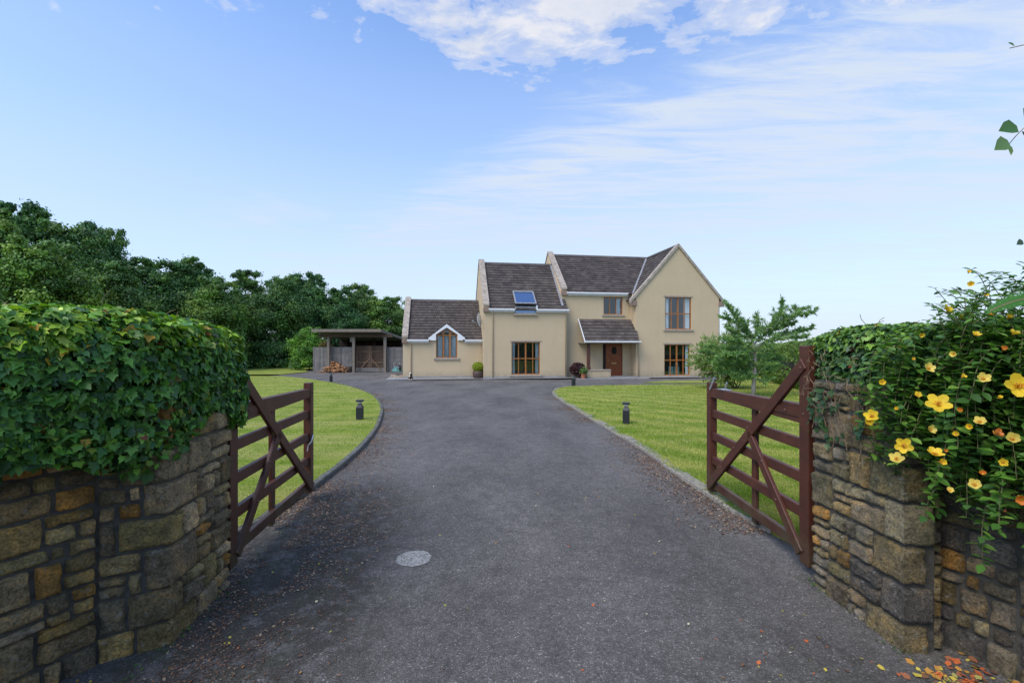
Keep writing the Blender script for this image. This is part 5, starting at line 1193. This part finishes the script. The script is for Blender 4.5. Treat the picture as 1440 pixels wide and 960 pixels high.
fast_mesh('foliage', V, Fv, Cc, M['tree'], sh2)
for k in range(9): MB().tube([(RNG.normal(.15, .08), 0, -.05), (RNG.normal(.1, .25), RNG.normal(0, .2), .5), (RNG.normal(0, .7), RNG.normal(0, .4), 1.3)], [.03, .02, .006], 5).build('stem', M['bark'], sh2)

# ------------------------------------------------------------------ bollard lights
bl = empty('bollard_light')
mb = MB(); mb.box(-.075, .075, -.075, .075, -.05, .30); s1, s2 = .075, .035
mb.add([(-s1, -s1, .30), (s1, -s1, .30), (s1, s1, .30), (-s1, s1, .30), (-s2, -s2, .385), (s2, -s2, .385), (s2, s2, .385), (-s2, s2, .385)], [(0, 1, 5, 4), (1, 2, 6, 5), (2, 3, 7, 6), (3, 0, 4, 7), (4, 5, 6, 7)]).build('body', M['black'], bl, bevel=.006)
MB().lathe([(.030, .386), (.055, .40), (.055, .428), (.03, .434)], n=14).build('lens', M['lens'], bl)
MB().box(-.082, .082, -.082, .082, .435, .475).build('cap', M['black'], bl, bevel=.008)
for i, (px_, py_, lab) in enumerate([(506, 590, 'black bollard light on the left lawn, near the curve of the kerb'), (465.5, 537, 'farther black bollard light on the left lawn, in front of the carport'), (880.5, 595, 'black bollard light standing on the right lawn beside the drive'), (806.5, 542.5, 'black bollard light at the far tip of the right lawn, before the porch plants')]):
    o = bl if i == 0 else copy_tree(bl); o.location = G(px_, py_, .045); o.rotation_euler = (0, 0, (.1, .5, -.3, .2)[i]); tag(o, lab, 'bollard light', 'bollard lights beside the drive')

# ------------------------------------------------------------------ carport, fence and gate behind
DC = 34.0; cg = gz(DC)
cp_ = empty('carport', (-12.5, DC, cg)); tag(cp_, 'open timber carport with a low sloping roof between the trees and the house', 'carport')
def CX(px_, D_=DC): return (px_ - 720) / F * D_ + 12.5
def CZ(py_, D_=DC): return EYE - (py_ - 486) / F * D_ - cg
DF = -.6
rf0, rf1 = CX(438, DC + DF), CX(535, DC + DF); rz = CZ(463, DC + DF)
mb = MB(); bk = 6.0; dz_ = .62
def rs(x, y): return rz - .02 - (y - DF) / bk * dz_
mb.add([(rf0, DF, rs(0, DF)), (rf1, DF, rs(0, DF)), (rf1 + .45, bk, rs(0, bk)), (rf0, bk, rs(0, bk)), (rf0, DF, rs(0, DF) - .06), (rf1, DF, rs(0, DF) - .06), (rf1 + .45, bk, rs(0, bk) - .06), (rf0, bk, rs(0, bk) - .06)], [(0, 1, 2, 3), (7, 6, 5, 4), (0, 1, 5, 4), (1, 2, 6, 5), (2, 3, 7, 6), (3, 0, 4, 7)])
mb.build('roof', M['post'], cp_)
MB().box(rf0, rf1, DF - .05, DF - .002, rz - .19, rz + .02).build('fascia', M['post'], cp_)
mb = MB(); mb.add([(rf1 + .002, DF - .05, rz + .02), (rf1 + .45, bk, rz + .02 - dz_ - .02), (rf1 + .45, bk, rz - .19 - dz_), (rf1 + .002, DF - .05, rz - .19), (rf1 + .05, DF - .05, rz + .02), (rf1 + .50, bk, rz + .02 - dz_ - .02), (rf1 + .50, bk, rz - .19 - dz_), (rf1 + .05, DF - .05, rz - .19)], [(0, 1, 2, 3), (7, 6, 5, 4), (0, 1, 5, 4), (1, 2, 6, 5), (2, 3, 7, 6), (3, 0, 4, 7)]).build('fascia', M['post'], cp_)
zb = CZ(474)
MB().box(CX(448), CX(552), -.08, .08, zb, zb + .2).build('beam', M['browntimber'], cp_)
for px_ in (462, 497.5, 541.5): MB().box(CX(px_) - .09, CX(px_) + .09, -.09, .09, -.1, zb).build('post', M['post'], cp_)
MB().box(CX(497.5) - .26, CX(497.5) - .1, -.05, .05, zb - .35, zb - .01).build('bracket', M['post'], cp_)
for px_ in (455, 500, 545): MB().box(CX(px_) - .08, CX(px_) + .08, 4.6, 4.76, -.1, rs(0, 4.6) - .06).build('post', M['browntimber'], cp_)
mb = MB(); x_ = CX(440)
while x_ < rf1 + .2: mb.box(x_, x_ + .19, 5.2, 5.24, 0, rs(0, 5.2) - .1, (random.uniform(.2, .4),) * 3); x_ += .195  # board tints lowered to paint in the shade under the roof
mb.build('back_boarding', M['browntimber'], cp_)
def board_fence(px0, px1, topy, D_, label):
    o = empty('board_fence', ((px0 - 720) / F * D_, D_, gz(D_))); tag(o, label, 'fence', 'grey board fence panels'); w_ = (px1 - px0) / F * D_; x_ = 0; zt = EYE - (topy - 486) / F * D_ - gz(D_); mb = MB()
    while x_ < w_ - .05:
        g = random.uniform(.75, 1.2); mb.box(x_, min(x_ + .14, w_), 0, .022, .03, zt + random.uniform(-.012, .012), (g, g, g * 1.02)); x_ += .147
    mb.build('boards', M['greytimber'], o); MB().box(0, w_, .023, .07, .4, .5).box(0, w_, .023, .07, zt - .3, zt - .2).build('rail', M['greytimber'], o)
board_fence(440, 495.5, 488, 34.25, 'grey weathered board fence behind the log pile under the carport')
board_fence(544, 572, 488, 34.25, 'grey weathered board fence beside the low house wing')
bg_ = empty('timber_gate', ((521 - 720) / F * 34.4, 34.4, gz(34))); tag(bg_, 'brown boarded double gate with diagonal braces in the middle of the carport', 'gate')
hw_ = 20 / F * 34.4; zt = EYE - (486 - 486) / F * 34.4 - gz(34)
for sg_ in (-1, 1):
    a0, a1 = (0.012, hw_) if sg_ > 0 else (-hw_, -.012); mb = MB(); x_ = a0
    while x_ < a1 - .02: g = random.uniform(.7, 1.3); mb.box(x_, min(x_ + .115, a1), 0, .022, .05, zt, (g, g, g)); x_ += .12
    lf = mb.build('gate_leaf', M['browntimber'], bg_)
    fr_ = MB(); fr_.box(a0, a1, -.03, -.001, .68, .78, (2, 2, 2)); fr_.box(a0, a1, -.03, -.001, zt - .5, zt - .40, (1.4,) * 3); fr_.box(a0 if sg_ > 0 else a1 - .09, a0 + .09 if sg_ > 0 else a1, -.031, -.001, .05, zt, (1.9,) * 3)
    fr_.bar((sg_ * .07, -.045, 1.0), (sg_ * (hw_ - .25), -.045, .15), .03, .09, up=(0, 0, 1), col=(2.4, 2.3, 2.1)); fr_.build('brace', M['browntimber'], lf)
MB().box(-hw_, hw_, -.05, -.032, .04, .32, ).build('kick_board', M['greytimber'], bg_)

# ------------------------------------------------------------------ small things by the carport and the house
random.seed(3)
lg = MB(); lg.add([(0, -.16, 0), (.075, -.16, 0), (.05, -.16, .065), (0, .16, 0), (.075, .16, 0), (.05, .16, .065)], [(0, 2, 1), (3, 4, 5), (0, 1, 4, 3), (1, 2, 5, 4), (2, 0, 3, 5)])
for i in (0, 1, 2): lg.c[i] = (1.3, 1.15, 1.0)
logp = lg.build('split_log', M['log'])
base_l = G(473, 523); cnt = 0
for k in range(110):
    t_ = random.random(); x_ = random.gauss(0, .42); hmax = max(0, .75 * (1 - abs(x_) / .95)); z_ = random.random() ** 1.0 * hmax
    o = logp if k == 0 else logp.copy()
    if k: COL.objects.link(o)
    o.location = base_l + Vector((x_, -.38 + random.uniform(-.25, .2) + z_ * .35, z_ + .04)); o.rotation_euler = (random.uniform(-.6, .6), random.uniform(0, 6.28), random.uniform(-1.3, 1.3)); s_ = random.uniform(.9, 1.6); o.scale = (s_, s_, s_)
    tag(o, 'split firewood log in the heap against the grey fence', 'log', 'firewood logs heaped by the carport')
tubb = empty('log_basket', G(490.5, 523)); tag(tubb, 'round woven basket beside the firewood heap', 'basket')
MB().lathe([(.20, 0), (.27, .08), (.29, .28), (.24, .42), (.22, .42), (.25, .28), (.2, .1)], n=16).build('body', M['browntimber'], tubb)
# bush left of the carport
bush = make_tree('shrub', 'bright green rounded shrub left of the carport', 'shrub', 3.2, 1.45, 1.1, .6, 90, 170, (.06, .12), [(.15, .30, .04), (.20, .37, .045), (.10, .22, .035)], 61, trunk_r=.05)
bush.location = G(430, 521); bush.location.y += .6
bush2 = make_tree('shrub', 'sparse reddish-brown shrub between the green shrub and the carport', 'shrub', 2.5, .75, .6, .7, 34, 70, (.05, .10), [(.20, .12, .05), (.14, .12, .04), (.09, .12, .03), (.26, .15, .07)], 62, trunk_r=.05)
bush2.location = G(452, 522); bush2.location.y += .8
# garden bench under the trees and a stone ornament
bn = empty('garden_bench', G(388, 516)); tag(bn, 'dark grey garden bench under the trees beyond the left lawn', 'bench')
mb = MB(); [mb.box(-.75, .75, -.25 + .1 * k, -.17 + .1 * k, .42, .45) for k in range(5)]; mb.build('seat', M['bench'], bn)
mb = MB(); [mb.box(-.75, .75, .26 + .02 * k, .285 + .02 * k, .52 + .1 * k, .59 + .1 * k) for k in range(4)]; mb.build('backrest', M['bench'], bn)
for x_ in (-.72, .66):
    for y_ in (-.24, .24): MB().box(x_, x_ + .06, y_, y_ + .06, 0, .42 if y_ < 0 else .9).build('leg', M['bench'], bn)
    MB().box(x_, x_ + .06, -.24, .24, .62, .66).build('armrest', M['bench'], bn)
orn = MB().lathe([(.16, 0), (.17, .08), (.10, .12), (.14, .25), (.15, .36), (.08, .44), (.06, .47), (.10, .53), (.10, .60), (.04, .66)], n=14).build('garden_statue', M['stoneorn'], smooth=True, loc=G(409, 518)); tag(orn, 'small pale stone garden statue on the grass by the green shrub', 'statue')
# wheelbarrow leaning by the wing
wb = empty('wheelbarrow', G(559.5, 527), .5); tag(wb, 'upturned green wheelbarrow by the corner of the low wing', 'wheelbarrow')
mb = MB(); a_ = [(-.30, -.40, 0), (.30, -.40, 0), (.34, .42, 0), (-.34, .42, 0)]; c_ = [(-.17, -.18, .3), (.17, -.18, .3), (.2, .25, .3), (-.2, .25, .3)]
mb.add([(x, y, z + .25) for x, y, z in a_ + c_], [(4, 5, 6, 7), (0, 1, 5, 4), (1, 2, 6, 5), (2, 3, 7, 6), (3, 0, 4, 7)]).build('tray', M['barrow'], wb, bevel=.03)
w_ = MB().lathe([(.10, -.04), (.19, -.05), (.21, 0), (.19, .05), (.10, .04)], n=18).build('wheel', M['rubber'], wb); w_.location = (0, -.55, .52); w_.rotation_euler = (0, R(90), 0)
for sg_ in (-1, 1): MB().tube([(sg_ * .05, -.62, .55), (sg_ * .2, -.1, .56), (sg_ * .28, .9, .18)], .018, 6).build('handle', M['metal'], wb)
for sg_ in (-1, 1): MB().tube([(sg_ * .2, .25, .55), (sg_ * .2, .33, .80), (sg_ * .1, .33, .84)], .014, 6).build('leg', M['metal'], wb)
for i, (px_, py_, s_) in enumerate(((554.5, 529.5, .24), (559.5, 530, .18), (564, 529.5, .20))):
    bm = bmesh.new(); bmesh.ops.create_icosphere(bm, subdivisions=3, radius=s_)
    for v_ in bm.verts: v_.co *= 1 + .35 * noise.noise(v_.co * 5 + Vector((i * 9, 0, 0))); v_.co.z *= .55
    me = bpy.data.meshes.new('rock'); bm.to_mesh(me); bm.free(); me.materials.append(M['rock']); me.color_attributes.new('Col', 'FLOAT_COLOR', 'POINT')
    o = bpy.data.objects.new('rock', me); COL.objects.link(o); o.location = G(px_, py_, .06); tag(o, ('pale rock in front of the wheelbarrow, leftmost of three', 'smallest brown rock, between two others by the wheelbarrow', 'brown rock against the wing corner beside the wheelbarrow')[i], 'rock', 'rocks by the wing corner')
# dog sitting at the foot of the downpipe
dg = empty('dog', G(577.5, 534, .05), R(10)); tag(dg, 'small dark brown and cream dog sitting at the foot of the corner downpipe', 'dog')
def skin(name, pts_, edges, radii, mat, parent, colf, sub=1):
    me = bpy.data.meshes.new(name); me.from_pydata(pts_, edges, []); o = bpy.data.objects.new(name, me); COL.objects.link(o)
    md = o.modifiers.new('s', 'SKIN'); 
    for i, r_ in enumerate(radii): me.skin_vertices[0].data[i].radius = (r_, r_)
    me.skin_vertices[0].data[0].use_root = True
    sb = o.modifiers.new('ss', 'SUBSURF'); sb.levels = sub + 1; sb.render_levels = sub + 1
    dg_ = bpy.context.evaluated_depsgraph_get(); ev = o.evaluated_get(dg_); m2 = bpy.data.meshes.new_from_object(ev); bpy.data.objects.remove(o)
    m2.name = name; ca = m2.color_attributes.new('Col', 'FLOAT_COLOR', 'POINT')
    for i, v_ in enumerate(m2.vertices): ca.data[i].color = (*colf(v_.co), 1)
    m2.shade_smooth(); m2.materials.clear(); m2.materials.append(mat); o = bpy.data.objects.new(name, m2); COL.objects.link(o); o.parent = parent; return o
dp = [(0, .10, .12), (0, .02, .24), (0, -.04, .33), (0, -.08, .40), (0, -.16, .395), (0, -.22, .375), (.07, .08, .10), (.09, -.04, .12), (.09, -.02, .03), (.09, -.10, .02), (-.07, .08, .10), (-.09, -.04, .12), (-.09, -.02, .03), (-.09, -.10, .02),
      (.05, -.05, .22), (.05, -.08, .11), (.05, -.09, .02), (.05, -.13, .015), (-.05, -.05, .22), (-.05, -.08, .11), (-.05, -.09, .02), (-.05, -.13, .015), (.055, -.06, .45), (-.055, -.06, .45), (.03, .2, .04), (.12, .26, .03)]
de = [(0, 1), (1, 2), (2, 3), (3, 4), (4, 5), (0, 6), (6, 7), (7, 8), (8, 9), (0, 10), (10, 11), (11, 12), (12, 13), (1, 14), (14, 15), (15, 16), (16, 17), (1, 18), (18, 19), (19, 20), (20, 21), (3, 22), (3, 23), (0, 24), (24, 25)]
drr = [.10, .095, .065, .062, .04, .028, .06, .05, .026, .022, .06, .05, .026, .022, .04, .026, .022, .024, .04, .026, .022, .024, .014, .014, .02, .012]
def dogc(c_): return (.75, .68, .55) if (c_.y < -.14 or (c_.z < .06 and c_.y < -.05) or (c_.x < -.03 and c_.z > .18 and c_.z < .42)) else (.07, .04, .03)
skin('body', dp, de, drr, M['dogfur'], dg, dogc)
dg.scale = (1.0, 1.0, 1.0)
# clipped ball plant in a brown pot
tp = empty('potted_plant', HW(*((lambda uv: (uv[0], VL - .45))(H(672.3, 533, VL - .45))), .05)); tag(tp, 'yellow-green clipped ball plant in a round brown pot between the two lower windows', 'plant')
MB().lathe([(.24, 0), (.31, .06), (.33, .35), (.30, .42), (.27, .42), (.28, .36)], n=20).build('pot', M['brownpot'], tp, smooth=True)
n = 3500; dv = rand_unit(n); V, Fv, Cc = scatter(CARD_V, CARD_F, dv * np.array([.35, .35, .30]) * RNG.uniform(.75, 1.03, (n, 1)) + np.array([0, 0, .66]), dv + RNG.normal(0, .5, (n, 3)), rand_unit(n), RNG.uniform(.025, .05, n), pick([(.22, .30, .02), (.28, .36, .025), (.14, .22, .02)], n)); fast_mesh('foliage', V, Fv, Cc, M['tree'], tp)
# purple plant and terracotta pot by the porch
def potted(px_, v_, label, pr, ph_, mat, cr, cz, cols, n, leaf):
    u_ = hu(px_, v_); o = empty('potted_plant', HW(u_, v_, .05)); tag(o, label, 'plant')
    MB().lathe([(pr * .7, 0), (pr * .95, ph_ * .85), (pr * 1.08, ph_ * .86), (pr * 1.08, ph_), (pr * .9, ph_), (pr * .85, ph_ * .9)], n=18).build('pot', M[mat], o, smooth=False)
    dv = rand_unit(n); q = dv * np.array([cr, cr, cz]) * (RNG.random((n, 1)) ** .4) + np.array([0, 0, ph_ + cz * .75]); lump = np.array([noise.noise(Vector(p * 5)) for p in q]); q = q[lump > -.25]; dv = dv[lump > -.25]; n = len(q)
    V, Fv, Cc = scatter(OVAL_V, OVAL_F, q, dv + RNG.normal(0, .6, (n, 3)), dv + RNG.normal(0, .6, (n, 3)), np.stack([RNG.uniform(*leaf, n)] * 3, 1) * np.array([1.8, 1, 1]), pick(cols, n)); fast_mesh('foliage', V, Fv, Cc, M['hyper'], o)
    mb = MB(); [mb.tube([(0, 0, ph_ * .8), (RNG.normal(0, cr * .4), RNG.normal(0, cr * .4), ph_ + cz)], .012, 5) for k in range(6)]; mb.build('stem', M['twig'], o)
potted(812, -.55, 'dark burgundy-leaved bush in a brown pot at the left of the porch', .26, .24, 'brownpot', .46, .38, [(.055, .018, .022), (.08, .025, .028), (.035, .014, .016)], 2600, (.07, .13))
potted(820.5, -1.0, 'small green plant in a terracotta pot in front of the porch wall', .16, .30, 'terracotta', .26, .20, [(.10, .19, .04), (.16, .25, .07)], 500, (.06, .11))

# ------------------------------------------------------------------ marks and litter on the drive
cpt_ = G(582, 785); mb = MB(); vs = [(0, 0, .006)]; n_ = 40
for k in range(n_):
    a_ = 2 * math.pi * k / n_; r_ = .142 * (1 + .09 * noise.noise(Vector((math.cos(a_) * 2.5, math.sin(a_) * 2.5, 2)))); vs.append((r_ * math.cos(a_), r_ * math.sin(a_), .004))
mb.add(vs, [(0, k + 1, (k + 1) % n_ + 1) for k in range(n_)]); o = mb.build('cement_patch', M['patch'], loc=cpt_); tag(o, 'round pale cement patch set in the tarmac', 'patch')

RNG = np.random.default_rng(99)
LV = [(-.5, 0, 0), (0, -.3, .08), (.5, .05, .12), (.15, .5, .05), (-.3, .45, .1)]; LF = [(0, 1, 2), (0, 2, 3), (0, 3, 4)]
pos, siz, cols_ = [], [], []
def put(x, y, s_, c_):
    pos.append((x, y, gz(y) + .006)); siz.append(s_); cols_.append(c_)
AUT = [(.45, .22, .04), (.5, .12, .03), (.55, .42, .06), (.28, .10, .04), (.35, .30, .08), (.18, .08, .04), (.5, .48, .30)]
BR = [(.12, .06, .035), (.18, .09, .05), (.25, .15, .09), (.08, .045, .025), (.32, .24, .15)]
for k in range(150): put(RNG.uniform(-2.3, 2.4), RNG.uniform(2.2, 9), RNG.uniform(.010, .026), AUT[RNG.integers(7)])
for k in range(260): put(2.35 + RNG.normal(0, .16), 2.28 + RNG.normal(0, .12), RNG.uniform(.02, .05), AUT[RNG.integers(6)])
for k in range(60): put(RNG.normal(1.6, .35), RNG.normal(2.35, .25), RNG.uniform(.01, .028), AUT[RNG.integers(7)])
for k in range(70): put(RNG.normal(-1.7, .3), RNG.normal(2.8, .6), RNG.uniform(.01, .025), AUT[RNG.integers(7)])
def along(path, n_, off, sd_, s_, side):
    P_ = np.array([tuple(p) for p in path]); sg = np.linalg.norm(np.diff(P_, axis=0), axis=1); cu = np.concatenate([[0], np.cumsum(sg)])
    for k in range(n_):
        t_ = RNG.uniform(0, cu[-1]); x = np.interp(t_, cu, P_[:, 0]); y = np.interp(t_, cu, P_[:, 1]); o_ = abs(RNG.normal(off, sd_)); 
        if noise.noise(Vector((x * 1.1, y * 1.1, 5))) + .25 < RNG.random() * .6: continue
        put(x + side * o_, y, RNG.uniform(*s_), BR[RNG.integers(5)])
along(LK[14:], 16000, .0, .34, (.010, .026), 1); along(RK[3:36], 14000, .0, .26, (.010, .026), -1)
for k in range(7000):
    x, y = RNG.normal(-1.85, .36), RNG.normal(4.1, 1.0)
    if noise.noise(Vector((x * 3, y * 3, 1))) > -.1: put(x, y, RNG.uniform(.007, .021), BR[RNG.integers(5)])
for k in range(3500):
    x, y = RNG.normal(-1.72, .22), RNG.normal(2.7, .4)
    if noise.noise(Vector((x * 3, y * 3, 1))) > -.05: put(x, y, RNG.uniform(.004, .013), BR[RNG.integers(4)])
n = len(pos); Zl = np.stack([RNG.normal(0, .3, n), RNG.normal(0, .3, n), np.ones(n)], 1)
V, Fv, Cc = scatter(LV, LF, np.array(pos), Zl, rand_unit(n) * np.array([1, 1, .1]), np.array(siz), np.array(cols_)); o = fast_mesh('fallen_leaves', V, Fv, Cc, M['litter']); tag(o, 'fallen leaves and brown debris scattered on the drive and along its kerbs', 'leaf litter', kind='stuff')

# short mown grass blades on the near lawns
def inpoly(P_, poly):
    x, y = P_[:, 0], P_[:, 1]; ins = np.zeros(len(P_), bool); n_ = len(poly)
    for i in range(n_):
        x1, y1 = poly[i]; x2, y2 = poly[(i + 1) % n_]
        if y1 == y2: continue
        ins ^= ((y1 > y) != (y2 > y)) & (x < (x2 - x1) * (y - y1) / (y2 - y1) + x1)
    return ins
def blades(poly, x0, x1, y0, y1, n_):
    u_ = RNG.random(n_); y = 1 / (1 / y0 + (1 / y1 - 1 / y0) * u_); x = RNG.uniform(x0, x1, n_) * (y / y1 * .78 + .22); x = np.where(RNG.random(n_) < 2, x, x)
    P_ = np.stack([x, y], 1); P_ = P_[inpoly(P_, poly)]; return P_
PL = [tuple(p) for p in LK] + [(-9, 3.4), (-24, 3.4), (-24, 29.2)]; PR = [tuple(p) for p in RK] + [(13.4, 24.6), (13.2, 20), (12.2, 17), (11.2, 12), (10.2, 6), (9.6, 3.42)]
B = np.concatenate([blades(PL, -22, -1.2, 3.5, 28, 260000), blades(PR, .8, 20, 3.5, 24, 260000)])
n = len(B); zz = np.array([gz(y) for y in B[:, 1]]) + .045
sz = RNG.uniform(.012, .027, n) * (1 + B[:, 1] / 16); wd = .0045 * (1 + B[:, 1] / 5)
strip_ = np.array([noise.noise(Vector((x * .25 + y * .12, (y * .91 - x * .4) * 1.5, 3))) for x, y in B]); cl_ = np.array([noise.noise(Vector((x * 1.3, y * 1.3, 8))) for x, y in B])
c0_ = np.array([.19, .29, .028]); c1_ = np.array([.50, .47, .14]); dk = np.where(B[:, 0] < 0, np.hypot(B[:, 0] + 10.5, (B[:, 1] - 12) * .8), B[:, 0] * .80 + B[:, 1] * .60)
m_ = np.clip(.38 + .46 * np.sin(dk * 2 * np.pi / .95 + cl_ * 1.2) + strip_ * .8 + cl_ * .5 + RNG.normal(0, .18, n), 0, 1)[:, None]; Cg = (c0_ * (1 - m_) + c1_ * m_) * RNG.uniform(.7, 1.25, (n, 1))
BV = [(-.5, 0, 0), (.5, 0, 0), (0, 1, .0)]; BF = [(0, 1, 2)]
Yb = np.stack([RNG.normal(0, .55, n), RNG.normal(0, .55, n), np.ones(n)], 1); Zb = rand_unit(n) * np.array([1, 1, .3])
V, Fv, Cc = scatter(BV, BF, np.concatenate([B, zz[:, None]], 1), Zb, Yb, np.stack([wd, sz, sz], 1), Cg)
o = fast_mesh('grass', V, Fv, Cc, M['grassblade']); tag(o, 'short mown grass of the lawns', 'grass', kind='stuff')
# weeds at the wall feet
n = 260; q = RNG.random(n); wx = np.where(q < .5, -2.03 + RNG.normal(.02, .03, n), 2.24 + RNG.normal(-.02, .03, n)); wy = RNG.uniform(2.3, 3.4, n)
V, Fv, Cc = scatter(OVAL_V, OVAL_F, np.stack([wx, wy, np.full(n, .01)], 1), np.stack([RNG.normal(0, .5, n), RNG.normal(0, .5, n), np.ones(n)], 1), rand_unit(n) + np.array([0, 0, .5]), RNG.uniform(.012, .03, n), pick([(.08, .16, .03), (.05, .09, .02)], n)); o = fast_mesh('weeds', V, Fv, Cc, M['hyper']); tag(o, 'tiny weeds at the feet of the gate pillars', 'weeds', kind='stuff')
